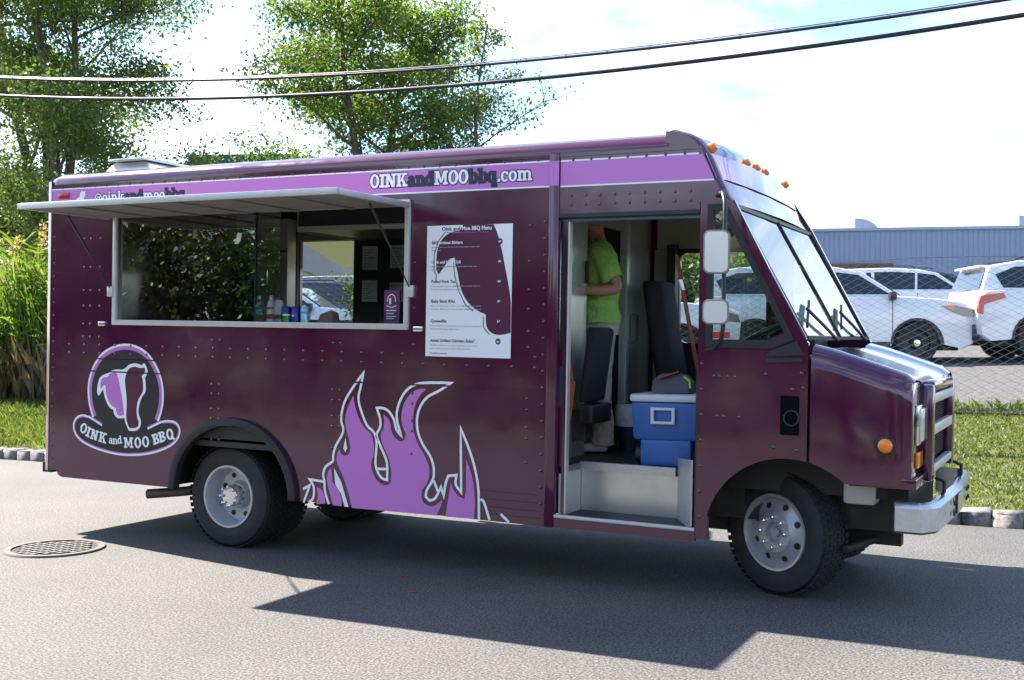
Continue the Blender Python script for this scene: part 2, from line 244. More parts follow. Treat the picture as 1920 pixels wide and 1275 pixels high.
# ================================================================ SETTING
F=Vector((-math.sin(rad(26.9)),math.cos(rad(26.9)),0)); Rv=Vector((math.cos(rad(26.9)),math.sin(rad(26.9)),0)); CL=Vector((5.55,-6.375,1.52))
def at(u,Z,z=0): q=CL+F*Z+Rv*((u-960)/2130*Z); return (q.x,q.y,z)
YK=3.62   # kerb face
def zg(x,y):
    if y<3.7: return -.03
    if y<7.9: return .10+(y-3.7)*.145
    if y<45: return .709+(y-7.9)*.05
    return 2.564
def sheet(name,xs,ys,zf,m,kind='structure'):
    b=MB(); nx=len(xs)
    b.v=[(x,y,zf(x,y)) for y in ys for x in xs]
    b.f=[(j*nx+i,j*nx+i+1,(j+1)*nx+i+1,(j+1)*nx+i) for j in range(len(ys)-1) for i in range(nx-1)]
    o=b.build(name,m,smooth=40); o['kind']=kind; return o
def asphalt():
    m=bpy.data.materials.new('asphalt'); m.use_nodes=True; t=m.node_tree; b=t.nodes['Principled BSDF']; tcn=N(t,'ShaderNodeTexCoord')
    def noise(s,d=4,r=.6):
        n=N(t,'ShaderNodeTexNoise'); n.inputs['Scale'].default_value=s; n.inputs['Detail'].default_value=d; n.inputs['Roughness'].default_value=r; t.links.new(tcn.outputs['Object'],n.inputs['Vector']); return n
    def ramp(n,p0,p1,c0,c1):
        r=N(t,'ShaderNodeValToRGB'); r.color_ramp.elements[0].position=p0; r.color_ramp.elements[1].position=p1; r.color_ramp.elements[0].color=(*c0,1); r.color_ramp.elements[1].color=(*c1,1); t.links.new(n.outputs[0],r.inputs[0]); return r
    fine=noise(75,3,.7); r1=ramp(fine,.38,.62,(.031,.031,.032),(.178,.176,.172))
    vor=N(t,'ShaderNodeTexVoronoi'); vor.inputs['Scale'].default_value=95; t.links.new(tcn.outputs['Object'],vor.inputs['Vector'])
    r2=N(t,'ShaderNodeValToRGB'); r2.color_ramp.elements[0].color=(.6,.58,.56,1); r2.color_ramp.elements[1].color=(1.25,1.22,1.18,1); t.links.new(vor.outputs['Color'],r2.inputs[0])
    x=N(t,'ShaderNodeMix',data_type='RGBA'); x.blend_type='MULTIPLY'; x.inputs[0].default_value=.8; t.links.new(r1.outputs[0],x.inputs[6]); t.links.new(r2.outputs[0],x.inputs[7])
    big=noise(.55,5); r3=ramp(big,.35,.7,(.84,.84,.85),(1.1,1.08,1.05)); y=N(t,'ShaderNodeMix',data_type='RGBA'); y.blend_type='MULTIPLY'; y.inputs[0].default_value=1; t.links.new(x.outputs[2],y.inputs[6]); t.links.new(r3.outputs[0],y.inputs[7])
    mp=N(t,'ShaderNodeMapping'); mp.inputs['Scale'].default_value=(.9,5,1); mp.inputs['Rotation'].default_value=(0,0,.5); t.links.new(tcn.outputs['Object'],mp.inputs['Vector'])
    rn=N(t,'ShaderNodeTexNoise'); rn.inputs['Scale'].default_value=1.5; rn.inputs['Detail'].default_value=4; t.links.new(mp.outputs[0],rn.inputs['Vector']); r4=ramp(rn,.68,.76,(0,0,0),(.35,.35,.35))
    z=N(t,'ShaderNodeMix',data_type='RGBA'); z.inputs[7].default_value=(.17,.10,.05,1); t.links.new(r4.outputs[0],z.inputs[0]); t.links.new(y.outputs[2],z.inputs[6]); 
    cr=N(t,'ShaderNodeTexVoronoi'); cr.feature='DISTANCE_TO_EDGE'; cr.inputs['Scale'].default_value=.38; wv=noise(2.2,5); vm=N(t,'ShaderNodeMix',data_type='VECTOR'); vm.inputs[0].default_value=.13
    t.links.new(tcn.outputs['Object'],vm.inputs[4]); t.links.new(wv.outputs['Color'],vm.inputs[5]); t.links.new(vm.outputs[1],cr.inputs['Vector'])
    r5=ramp(cr,.0,.004,(.86,.86,.86),(1,1,1)); pt=noise(.9,3); r6=ramp(pt,.50,.54,(0,0,0),(1,1,1)); cm=N(t,'ShaderNodeMix',data_type='RGBA'); cm.inputs[6].default_value=(1,1,1,1); t.links.new(r6.outputs[0],cm.inputs[0]); t.links.new(r5.outputs[0],cm.inputs[7])
    st=noise(3.1,6,.7); r7=ramp(st,.66,.74,(1,1,1),(.72,.72,.74)); c1=N(t,'ShaderNodeMix',data_type='RGBA'); c1.blend_type='MULTIPLY'; c1.inputs[0].default_value=1; c2=N(t,'ShaderNodeMix',data_type='RGBA'); c2.blend_type='MULTIPLY'; c2.inputs[0].default_value=1
    t.links.new(z.outputs[2],c1.inputs[6]); t.links.new(cm.outputs[2],c1.inputs[7]); t.links.new(c1.outputs[2],c2.inputs[6]); t.links.new(r7.outputs[0],c2.inputs[7]); t.links.new(c2.outputs[2],b.inputs['Base Color'])
    b.inputs['Roughness'].default_value=.8; b.inputs['Specular IOR Level'].default_value=.35
    bp=N(t,'ShaderNodeBump'); bp.inputs['Strength'].default_value=.5; bp.inputs['Distance'].default_value=.006; t.links.new(fine.outputs[0],bp.inputs['Height']); t.links.new(bp.outputs[0],b.inputs['Normal'])
    return m
SOIL=mat('lawn_soil',(.06,.08,.02),.95,noise=(1.2,.8,(.11,.105,.04)),bump=(30,.6,.03))
GRAVEL=mat('gravel',(.055,.054,.052),.95,noise=(16,.9,(.15,.143,.135)),bump=(45,.7,.03,3))
rng=lambda a,b,n:[a+(b-a)*i/(n-1) for i in range(n)]
sheet('ground',[-900,-200,-60]+rng(-40,40,41)+[60,200,900],[-900,-200,-60,-20,-8.9,-3,3.66,3.7,4.7,5.7,6.8,7.9,9,11,14,18,24,32,45,70,200,900],zg if True else 0,SOIL)
sheet('road',[-300,-60]+rng(-30,30,13)+[60,300],[-8.95,-4,0,3.63],lambda x,y:0,asphalt())
sheet('gravel_lot',rng(-60,60,25),[8.15,9,11,14,18,24,32,44.5],lambda x,y:zg(x,y)+.012,GRAVEL)
# kerb of granite blocks
GRANITE=mat('granite_block',(.24,.23,.22),.85,noise=(22,.9,(.08,.078,.08)),bump=(30,.5,.012))
kb=MB(); kb.box(-30,30,YK+.02,YK+.17,-.25,.06); kerb=kb.build('kerb',mat('mortar',(.20,.19,.18),.95)); kerb['kind']='structure'
random.seed(5); kmesh=[]
for i in range(6):
    bm=bmesh.new(); bmesh.ops.create_cube(bm,size=1); bmesh.ops.scale(bm,vec=(.243,.19,.24),verts=bm.verts)
    bmesh.ops.bevel(bm,geom=bm.edges[:],offset=.012,segments=2,affect='EDGES')
    for v in bm.verts: v.co+=Vector([random.uniform(-.010,.010) for _ in range(3)])
    me=bpy.data.meshes.new('kerb_stone'); bm.to_mesh(me); bm.free(); me.materials.append(GRANITE); me.polygons.foreach_set('use_smooth',[True]*len(me.polygons)); kmesh.append(me)
x=-30.0
while x<16:
    o=bpy.data.objects.new('kerb_stone',random.choice(kmesh)); COL.objects.link(o); o.parent=kerb
    o.location=(x,YK+.095+random.uniform(-.008,.008),.005+random.uniform(-.008,.008)); o.rotation_euler=(random.uniform(-.03,.03),random.uniform(-.03,.03),random.uniform(-.03,.03)); o.scale.x=random.uniform(.97,1.03)
    x+=.248
# ---------------------------------------------------------------- numpy leaf meshes
def quads_object(name,P,mat_,parent=None):
    # P: (n,4,3)
    n=len(P); me=bpy.data.meshes.new(name); me.vertices.add(n*4); me.vertices.foreach_set('co',P.reshape(-1).astype(np.float32))
    me.loops.add(n*4); me.loops.foreach_set('vertex_index',np.arange(n*4,dtype=np.int32)); me.polygons.add(n)
    me.polygons.foreach_set('loop_start',np.arange(0,n*4,4,dtype=np.int32)); me.polygons.foreach_set('loop_total',np.full(n,4,np.int32))
    me.materials.append(mat_); me.update(); me.validate()
    o=bpy.data.objects.new(name,me); COL.objects.link(o)
    if parent:o.parent=parent
    return o
def leaf_quads(pts,size,rs,jit=.35,droop=.0):
    n=len(pts); a=rs.normal(size=(n,3)); a[:,2]-=droop; a/=np.linalg.norm(a,axis=1)[:,None]
    b=rs.normal(size=(n,3)); b-=a*(a*b).sum(1)[:,None]; b/=np.linalg.norm(b,axis=1)[:,None]
    s=(size*(1+jit*rs.uniform(-1,1,n)))[:,None]
    return np.stack([pts,pts+a*s*.5+b*s*.33,pts+a*s,pts+a*s*.5-b*s*.33],1)
def blades(pts,h,wd,rs,lean=.5):
    n=len(pts); az=rs.uniform(0,2*np.pi,n); d=np.stack([np.cos(az),np.sin(az),np.zeros(n)],1); l=(h*rs.uniform(.55,1.25,n))
    sd=np.stack([-np.sin(az),np.cos(az),np.zeros(n)],1)*wd; up=np.array([0,0,1.]); ln=(rs.uniform(.1,1,n)*lean)[:,None]
    tip=pts+(up+d*ln)*l[:,None]; mid=pts+(up+d*ln*.35)*(l*.55)[:,None]
    return np.stack([pts-sd/2,pts+sd/2,mid+sd*.4,tip],1), np.stack([pts-sd/2,mid+sd*.4,tip,mid-sd*.4],1)
BARK=mat('bark',(.085,.068,.052),.9,noise=(9,.7,(.16,.135,.11)),bump=(18,.7,.03))
LEAFA=leafmat('leaf_birch',(.060,.110,.035),(.165,.215,.05),.48); LEAFB=leafmat('leaf_maple',(.060,.120,.030),(.150,.205,.045),.5)
GRASSM=leafmat('grass_blade',(.075,.135,.022),(.21,.235,.07),.42); REEDM=leafmat('reed_blade',(.06,.135,.022),(.18,.235,.055),.4); STRAW=leafmat('reed_plume',(.30,.20,.11),(.42,.31,.19),.4)
def tree(name,loc,H,R,base,leaves,lsize,seed,lm,label,cat='tree',group=None,lean=0,asym=None,trunks=1,r0=.16,shape=1.0):
    rs=np.random.RandomState(seed); root=empty(name,loc); tag(root,label,cat,group); tb=MB(); tips=[]
    for ti in range(trunks):
        off=np.array([rs.uniform(-.5,.5)*(ti>0),rs.uniform(-.3,.3)*(ti>0),0.]); path=[]; p=off.copy(); dr=np.array([lean+rs.normal()*.05*(1+ti),rs.normal()*.04,1.])
        nseg=12
        for i in range(nseg+1):
            path.append(p.copy()); dr[:2]+=rs.normal(size=2)*.07; p=p+dr*np.array([1,1,1])*(H*.93/nseg)
        tb.tube(path,[r0*(1-.88*i/nseg)+.012 for i in range(nseg+1)],8)
        nl=int(26/trunks**.5)
        for k in range(nl):
            t=base+(1-base)*((k+.5)/nl)**.9; i=min(int(t*nseg),nseg-1); fr=t*nseg-i; s=path[i]*(1-fr)+path[i+1]*fr
            az=k*2.4+rs.uniform(-.4,.4); rr=R*shape*math.sin(math.pi*min(1,max(.12,(t-base)/(1-base)*.82+.17)))**.7*rs.uniform(.7,1.1)
            if asym is not None: rr*=1+asym[2]*math.cos(az-math.atan2(asym[1],asym[0]))
            el=rs.uniform(.25,.75); d=np.array([math.cos(az),math.sin(az),el]); pts=[s]; q=s.copy()
            for j in range(5):
                q=q+d*rr/5*np.array([1,1,.9]); d=d+rs.normal(size=3)*.13; pts.append(q.copy())
            tb.tube(pts,[r0*.36*(1-t*.6)*(1-.17*j)+.006 for j in range(6)],5,cap=False)
            for j in range(1,6):
                for m in range(3 if j>1 else 1):
                    a2=rs.uniform(0,6.28); d2=d*.5+np.array([math.cos(a2),math.sin(a2),rs.uniform(-.3,.7)]); L2=rr*rs.uniform(.16,.38); e=[pts[j],pts[j]+d2*L2*.5,pts[j]+d2*L2+rs.normal(size=3)*.06]
                    tb.tube(e,[.014,.010,.005],4,cap=False)
                    tips+= [e[1],e[2],e[2]]
            tips.append(pts[-1])
    tb.build('trunk',BARK,root,smooth=60)
    tips=np.array(tips); wgt=rs.gamma(1.3,1,len(tips)); idx=rs.choice(len(tips),leaves,p=wgt/wgt.sum())
    P=tips[idx]+rs.normal(size=(leaves,3))*np.array([1,1,.8])*R*.11
    quads_object('crown',leaf_quads(P,lsize,rs,droop=.3),lm,root); return root
# trees: (behind the truck and beyond the reeds)
tree('birch_tree',(-17.8,14.8,zg(0,14.8)),13.0,3.0,.07,64000,.10,3,LEAFA,'tall loose-crowned tree standing directly behind the reeds, its trunk the one nearest them',r0=.17,trunks=2)
tree('birch_tree',(-21.5,17.0,zg(0,17)),14.5,3.4,.07,52000,.11,7,LEAFA,'tall dense tree at the outer end of the reed bed, farther from the truck',r0=.2,trunks=2)
tree('maple_tree',(-12.3,20.6,zg(0,20.6)),9.9,2.9,.24,54000,.105,11,LEAFB,'broad green maple rising above the middle of the truck roof',r0=.2,trunks=2)
tree('poplar_tree',(-8.9,21.1,zg(0,21.1)),9.0,1.35,.25,7500,.09,19,LEAFA,'small sparse tree with see-through crown beside the maple',r0=.09,trunks=2)
# low bushes behind the fence
def bush(name,loc,R,H,n,ls,seed,lm,label,group=None):
    rs=np.random.RandomState(seed); root=empty(name,loc); tag(root,label,'bush',group); tb=MB(); tips=[]
    for k in range(16):
        az=rs.uniform(0,6.28); rr=R*rs.uniform(.3,1); e=np.array([math.cos(az)*rr,math.sin(az)*rr,H*rs.uniform(.5,1)]); mid=e*np.array([.5,.5,.6]); tb.tube([(0,0,-.05),mid,e],[.03,.018,.006],5,cap=False); tips+=[mid,e,e,(mid+e)/2]
    tb.build('stem',BARK,root); tips=np.array(tips); P=tips[rs.choice(len(tips),n)]+rs.normal(size=(n,3))*R*.2; P[:,2]=np.maximum(P[:,2],.05)
    quads_object('foliage',leaf_quads(P,ls,rs),lm,root); return root
bush('bush',(-6.6,12.3,zg(0,12.3)),1.0,1.7,5000,.09,21,LEAFB,'bright green bush behind the chain-link fence, seen through the serving window')
bush('bush',(1.1,11.2,zg(0,11.2)),.45,.55,1500,.05,22,leafmat('pale_weed',(.20,.24,.09),(.42,.42,.26),.3),'low pale flowering weed clump beside the front wheel of the white SUV')
for i,(x,y,s) in enumerate([at(1290,31)[:2]+(.62,),at(1385,33)[:2]+(.66,),at(1200,32)[:2]+(.7,)]):
    bush('hedge_bush',(x,y,zg(x,y)),2.4*s,3.6*s,6000,.2,30+i,LEAFB,'leafy bush in the far row behind the parked cars','far bushes behind the car lot')
# ---------------------------------------------------------------- lawn, reeds
rs=np.random.RandomState(2)
def lawn(n,x0,x1,y0,y1,h):
    p=np.stack([rs.uniform(x0,x1,n),rs.uniform(y0,y1,n),np.zeros(n)],1); p[:,2]=[zg(a,b)-.01 for a,b in p[:,:2]]; A,B=blades(p,h,.012,rs,.9); return np.concatenate([A,B])
G=np.concatenate([lawn(46000,2.0,8.5,3.84,7.9,.042),lawn(40000,-20,-5,3.84,8.0,.11),lawn(9000,-5,2,3.84,7.9,.08)])
tag(quads_object('grass',G,GRASSM),'short green lawn grass between the kerb and the fence','grass',kind='stuff')
p=[];n=8600
rx=rs.uniform(-27,-8.9,n); ry=6.5+rs.gamma(1.6,.9,n); hh=1.9+.5*np.sin(rx*1.7)+rs.uniform(-.3,.3,n)
base=np.stack([rx,ry,[zg(a,b)-.02 for a,b in zip(rx,ry)]],1); Q=[]
az=rs.uniform(0,6.28,n)
for lv,(f0,f1,wd) in enumerate([(0,.45,.022),(.45,.8,.026),(.8,1.12,.02)]):
    lean=rs.uniform(.05,.35,n); d=np.stack([np.cos(az),np.sin(az),np.zeros(n)],1); sd=np.stack([-np.sin(az),np.cos(az),np.zeros(n)],1)
    pt=lambda f:base+np.array([0,0,1.])*(hh*f*(1-.12*f*f))[:,None]+d*(lean*f*f*hh)[:,None]
    a=pt(f0);b=pt(f1); Q.append(np.stack([a-sd*wd/2,a+sd*wd/2,b+sd*wd*.4,b-sd*wd*.4],1))
# side leaves hanging off the stalks
m=14500; idx=rs.choice(n,m); f=rs.uniform(.35,1.0,m); st=base[idx]+np.array([0,0,1.])*(hh[idx]*f)[:,None]; aa=rs.uniform(0,6.28,m); d=np.stack([np.cos(aa),np.sin(aa),rs.uniform(-.1,1.1,m)],1); L=rs.uniform(.25,.6,m)[:,None]; sd=np.stack([-np.sin(aa),np.cos(aa),np.zeros(m)],1)*.013
Q.append(np.stack([st-sd,st+sd,st+d*L*.6+sd,st+d*L-np.array([0,0,.08])],1))
reeds=tag(quads_object('reeds',np.concatenate(Q),REEDM),'bed of tall green reeds between lawn and trees','reeds',kind='stuff')
dn=3600; dx=rs.uniform(-27,-8.9,dn); dy=6.35+rs.gamma(1.3,.6,dn); dp=np.stack([dx,dy,[zg(a,b)-.02 for a,b in zip(dx,dy)]],1); A,B=blades(dp,.95,.016,rs,.55)
o=quads_object('dead_stalks',np.concatenate([A,B]),leafmat('dead_reed',(.07,.05,.03),(.19,.14,.08),.25)); o.parent=reeds; o['kind']='stuff'
k=rs.choice(n,220,replace=False); pl=[]
for i in k:
    t=base[i]+np.array([0,0,hh[i]*1.0]); c=np.array([rs.normal()*.08,rs.normal()*.08,.34])
    q=t+np.linspace(0,1,60)[:,None]*c+rs.normal(size=(60,3))*np.array([.04,.04,.03]); pl.append(leaf_quads(q,.055,rs,droop=-.5))
o=quads_object('reed_plumes',np.concatenate(pl),STRAW); o.parent=reeds; o['kind']='stuff'
# weeds along the fence foot
p=np.stack([rs.uniform(1.5,6.5,900),7.85+rs.normal(size=900)*.16,np.zeros(900)],1); p[:,2]=[zg(a,b)-.01 for a,b in p[:,:2]]; A,B=blades(p,.13,.007,rs,1.0)
tag(quads_object('weeds',np.concatenate([A,B]),GRASSM),'straggly green weeds at the foot of the chain-link fence','weeds',kind='stuff')
# ---------------------------------------------------------------- chain link fence
WIRE=mat('galvanised_wire',(.13,.14,.15),.38,.7); YF=7.9; HF=1.83
sheet('mulch_strip',rng(-40,40,41),[7.62,7.8,8.0,8.2],lambda x,y:zg(x,y)+.02+.025*math.sin(x*5)*math.sin(y*40),mat('dark_rubble',(.03,.032,.036),.95,noise=(26,.9,(.16,.15,.14)),bump=(22,1.0,.08)))
Z0=zg(0,YF)-.02
fence=empty('chain_link_fence',(0,YF,Z0)); tag(fence,'galvanised chain-link fence between the lawn and the car lot','fence')
fm=MB(); sp=.078; h=sp*.52; nz=int(HF/h); x=-14.0; i=0
V=[];Fc=[]
while x<7.5:
    for j in range(nz+1):
        px=x+(sp/2 if (j+i)%2 else -sp/2)
        yy=.0035 if j%2 else -.0035
        V+= [(px,yy-.0036,j*h),(px+.0032,yy+.0018,j*h),(px-.0032,yy+.0018,j*h)]
    o=len(V)-3*(nz+1)
    for j in range(nz):
        for q in range(3): Fc.append((o+3*j+q,o+3*j+(q+1)%3,o+3*j+3+(q+1)%3,o+3*j+3+q))
    # mirrored neighbour so that the wires make diamonds
    x+=sp; i+=1
fm.v=V; fm.f=Fc; fm.keep=True
o=fm.build('wire_mesh',WIRE,fence); o['kind']='stuff'
for k in range(7): MB().tube([(5.2-3.0*k,.04,-.1),(5.2-3.0*k,.04,HF+.05)],.027,10).build('post',WIRE,fence,smooth=40)
MB().tube([(x,.006,HF-.02-.03*math.sin((x+14)*1.05)**2) for x in rng(-14,7.5,60)],.004,5).build('tension_wire',WIRE,fence)
# ---------------------------------------------------------------- buildings
SIDING=mat('blue_metal_siding',(.20,.265,.40),.5,noise=(.8,.3,(.225,.29,.42))); RUST=mat('rusty_lintel',(.20,.09,.05),.8,noise=(6,.8,(.10,.07,.06))); DOCK=mat('dark_dock_opening',(.03,.035,.05),.6)
wb=empty('warehouse',at(1700,46,2.0),rad(18)); tag(wb,'long low blue-grey metal-clad warehouse behind the car lot','warehouse')
b=MB(); b.box(-14,16,0,20,0,3.95); b.build('wall',mat('warehouse_lower_wall',(.42,.42,.43),.8,noise=(2,.4,(.34,.34,.36))),wb)
b=MB()
for k in range(150): b.box(-14.02+k*.2,-14.02+k*.2+.13,-.034,-.0205,2.05,3.93)
o=b.build('siding_rib',SIDING,wb); o['kind']='stuff'
b=MB(); b.box(-14.03,16.03,-.02,-.003,2.0,3.96); b.build('siding',SIDING,wb)
b=MB(); b.box(-14.1,16.1,-.12,.1,3.96,4.08); b.build('roof_edge',mat('roof_flashing',(.30,.36,.45),.5),wb)
for x0,x1 in ((-4.0,-.6),(6.2,9.6),(-11,-7.6)):
    MB().box(x0,x1,-.10,-.025,.2,2.55).build('dock_door',DOCK,wb); MB().box(x0-.05,x1+.05,-.16,-.101,2.2,2.62).build('lintel',RUST,wb)
for x0 in (-1.75,4.85,-9):
    pr=[(0,0),(0,.62)]+[(1.0*math.sin(a),.62*math.cos(a)) for a in rng(.35,1.5,7)]+[(1.0,0)]
    MB().plate([(x0+p[0],4.08+p[1]) for p in pr],(),2.0,2.7).build('roof_vent',SIDING,wb)
gb=empty('office_building',at(470,40,1.9),rad(24)); tag(gb,'pale grey building with dark green roof edge beyond the truck roof','building')
PALE=mat('pale_stucco',(.50,.50,.52),.85,noise=(1.5,.3,(.44,.44,.47))); GREEN=mat('green_trim',(.035,.11,.095),.5)
MB().box(-2.1,1.35,0,12,0,5.75).build('wall',PALE,gb); MB().box(1.35,8.0,1.2,12,0,4.2).build('wing_wall',PALE,gb)
MB().box(-2.2,1.45,-.1,12.1,5.75,6.15).build('roof_edge',GREEN,gb); MB().box(-2.15,1.4,-.05,-.004,1.15,1.4).build('trim_band',GREEN,gb); MB().box(1.401,8.02,1.15,1.196,1.15,1.4).build('trim_band',GREEN,gb)
for k in range(2):
    wn=MB().box(-1.8+k*1.6,-.7+k*1.6,-.03,-.004,2.6,4.0).build('window',CARGLASS,gb); MB().box(-1.88+k*1.6,-.62+k*1.6,-.05,-.005,2.5,2.598).build('sill',PALE,wn)
# ---------------------------------------------------------------- overhead cables
CABLE=mat('cable_sheath',(.012,.014,.022),.5)
def cable(pts,r,label,extra=None):
    A=np.array(pts); c=np.polyfit(A[:,0],A[:,1],3); xs=np.concatenate([[-45,-32],np.linspace(-20,14,90),[24,36]]); q2=np.polyfit(A[:,0],A[:,1],2); zc=lambda x:float(np.polyval(q2,min(max(x,-16),10))+(x-min(max(x,-16),10))*np.polyval(np.polyder(q2),min(max(x,-16),10)))
    o=MB().tube([(x,6.5,zc(x)) for x in xs],r,8).build('overhead_cable',CABLE,smooth=60); tag(o,label,'cable'); 
    if extra:
        MB().tube([(x,6.5,zc(x)+r+.012) for x in xs],.007,5).build('support_strand',WIRE,o)
        b=MB()
        for x in np.arange(-19.5,16,.55): b.tube([(x,6.5,zc(x)),(x+.03,6.5,zc(x+.03))],r*1.12,8)
        q=b.build('lashing_clip',BLACKP,o); q['kind']='stuff'
cable(CAB1,.019,'upper black overhead cable lashed to a thin support strand',True)
cable(CAB2,.026,'lower thicker smooth black overhead cable')
# ---------------------------------------------------------------- manhole grate
IRON=mat('cast_iron',(.075,.065,.06),.65,.2,noise=(18,.7,(.13,.115,.105)),bump=(60,.3,.004)); IRONR=mat('worn_iron_rim',(.115,.10,.095),.7,.2,noise=(12,.7,(.07,.062,.06)))
mh=empty('manhole_cover',(-1.15,-.51,0)); tag(mh,'round cast-iron manhole cover set in the asphalt behind the truck','manhole cover')
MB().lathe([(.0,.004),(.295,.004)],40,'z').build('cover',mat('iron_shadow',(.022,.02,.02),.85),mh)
MB().lathe([(.295,.004),(.300,.014),(.345,.014),(.352,.003)],48,'z').build('frame_ring',IRONR,mh,smooth=30)
b=MB()
for i in range(-4,5):
    for j in range(-4,5):
        if math.hypot(i*.062,j*.062)<.262: b.box(i*.062-.022,i*.062+.022,j*.062-.022,j*.062+.022,.0045,.013)
o=b.build('tread_lug',IRON,mh); o['kind']='stuff'
lf=MB().flat([(0,0),(.03,.012),(.07,.0),(.03,-.014)],0).build('fallen_leaf',mat('red_leaf',(.45,.05,.03),.7)); lf.rotation_euler=(rad(90),0,.4); lf.location=(1.89,-.563,.006); tag(lf,'small red fallen leaf on the asphalt in the truck shadow','leaf')
# ---------------------------------------------------------------- parked cars
CARW=mat('white_car_paint',(.74,.76,.80),.22,coat=.8); CARB=mat('blue_car_paint',(.02,.035,.09),.2,coat=.8); CARLENS=mat('car_headlamp',(.12,.13,.15),.08,.4,coat=.8); HUB=mat('steel_hub',(.05,.05,.055),.5,.5)
def arch(cx,r,n=9): return [(cx+r*math.cos(a),.36+r*math.sin(a)) for a in rng(math.pi*1.0,0,n)]
def make_suv(label,paint,loc,rz,group=None):
    root=empty('parked_suv',loc,rz); tag(root,label,'car',group)
    top=[(2.47,.62),(2.49,.86),(2.45,1.02),(2.27,1.11),(1.80,1.18),(1.12,1.23),(.2,1.235),(-1.0,1.24),(-2.0,1.25),(-2.36,1.22),(-2.46,1.02),(-2.50,.75),(-2.46,.45)]
    bot=[(-2.30,.33)]+arch(-1.43,.43)[0:]+[(-.9,.27),(.9,.27)]+arch(1.43,.43)+[(2.25,.28),(2.42,.36)]
    prof=top+bot; n=len(prof); b=MB()
    def sl(y,k): return [((x*(1-.02*k) if abs(x)>2 else x),y,(z-.05*k if z>.9 else z)) for x,z in prof]
    ys=[(-.98,1),(-.955,.35),(-.88,0),(.88,0),(.955,.35),(.98,1)]
    for y,k in ys: b.v+=sl(y,k)
    for j in range(len(ys)-1):
        for i in range(n): b.f.append((j*n+i,j*n+(i+1)%n,(j+1)*n+(i+1)%n,(j+1)*n+i))
    for j,fl in ((0,0),(len(ys)-1,1)):
        for t in tessellate_polygon([[Vector((p[0],p[1],0)) for p in prof]]): b.f.append(tuple(j*n+i for i in t))
    body=b.build('body',paint,root,smooth=38)
    gp=[(1.22,1.19),(.50,1.68),(.05,1.765),(-.6,1.80),(-1.7,1.77),(-2.22,1.68),(-2.40,1.18)]; hw=lambda z:.90-.19*(z-1.14)/.66
    b=MB(); m=len(gp)
    for sgn in(-1,1): b.v+=[(x,sgn*hw(z),z) for x,z in gp]
    for i in range(m-1): b.f.append((i,i+1,m+i+1,m+i))
    for s0 in(0,m):
        for t in tessellate_polygon([[Vector((p[0],p[1],0)) for p in gp]]): b.f.append(tuple(s0+i for i in t))
    b.build('cabin',paint,root,bevel=.05,smooth=40)
    for sgn in(-1,1):
        for win in ([(.98,1.26),(.44,1.62),(.04,1.67),(.0,1.26)],[(-.06,1.26),(-.02,1.67),(-.55,1.70),(-1.0,1.69),(-1.02,1.26)],[(-1.1,1.27),(-1.08,1.68),(-1.75,1.66),(-2.12,1.52),(-2.0,1.28)]):
            bb=MB(); bb.v=[(x,sgn*(hw(z)+.006),z) for x,z in win]; bb.f=[tuple(range(len(win)))]; bb.build('side_window',CARGLASS,root)
        w_=MB().box(.93,1.05,sgn*.93,sgn*1.12,1.14,1.30).build('door_mirror',BLACKP,root,bevel=.03)
        for cx in(-1.43,1.43):
            y0=sgn*.985
            ty=MB().lathe([(.24,-.10),(.35,-.115),(.375,-.08),(.375,.08),(.35,.115),(.24,.10)],28,'y').build('wheel',RUBBER,root,smooth=50,loc=(cx,sgn*.86,.375))
            MB().lathe([(.24,0),(.23,.04*-1),(.12,-.02),(.085,-.075),(.0,-.085)],24,'y').build('rim',HUB,ty,smooth=40).scale=(1,-sgn,1)
            MB().lathe([(.075,-.084),(.06,-.11),(0,-.115)],16,'y').build('hub_cap',CHROME,ty,smooth=50).scale=(1,-sgn,1)
            MB().lathe([(.0,0),(.425,0)],28,'y',(cx,sgn*.70,.40)).build('wheel_well',BLACKR,root)
            b=MB(); o_=[(cx+.47*math.cos(a),.36+.47*math.sin(a)) for a in rng(0,math.pi,13)]; i_=[(cx+.425*math.cos(a),.36+.425*math.sin(a)) for a in rng(math.pi,0,13)]
            b.plate(o_+i_,(),min(y0,y0+sgn*.012),max(y0,y0+sgn*.012)).build('arch_trim',BLACKP,root)
        MB().plate([(-.95,.27),(.95,.27),(.95,.40),(-.95,.40)],(),min(sgn*.983,sgn*1.0),max(sgn*.983,sgn*1.0)).build('sill_trim',BLACKP,root)
        MB().plate([(1.87,1.03),(2.1,1.05),(2.42,.98),(2.46,.84),(2.25,.86),(2.05,.93)],(),min(sgn*.90,sgn*.99),max(sgn*.90,sgn*.99)).build('headlight',CARLENS,root)
        MB().plate([(1.84,1.04),(2.08,1.055),(2.06,.96)],(),min(sgn*.95,sgn*.994),max(sgn*.95,sgn*.994)).build('side_marker',AMBER,root)
        MB().plate([(-2.0,1.10),(-2.05,1.18),(-2.43,1.14),(-2.48,1.0),(-2.48,.82),(-2.40,.80),(-2.38,.98)],(),min(sgn*.88,sgn*.992),max(sgn*.88,sgn*.992)).build('tail_light',REDL,root)
        for x in(1.0,-.03,-1.02): MB().box(x-.006,x+.006,min(sgn*.9806,sgn*.983),max(sgn*.9806,sgn*.983),.42,1.17).build('door_gap',BLACKR,root)
        for x in(.12,-.88): MB().box(x,x+.17,min(sgn*.981,sgn*1.0),max(sgn*.981,sgn*1.0),1.06,1.09).build('door_handle',paint,root,bevel=.008)
        MB().tube([(.0,sgn*.70,1.80),(-.1,sgn*.70,1.84),(-1.6,sgn*.70,1.83),(-1.75,sgn*.70,1.79)],.014,6).build('roof_rail',BLACKP,root)
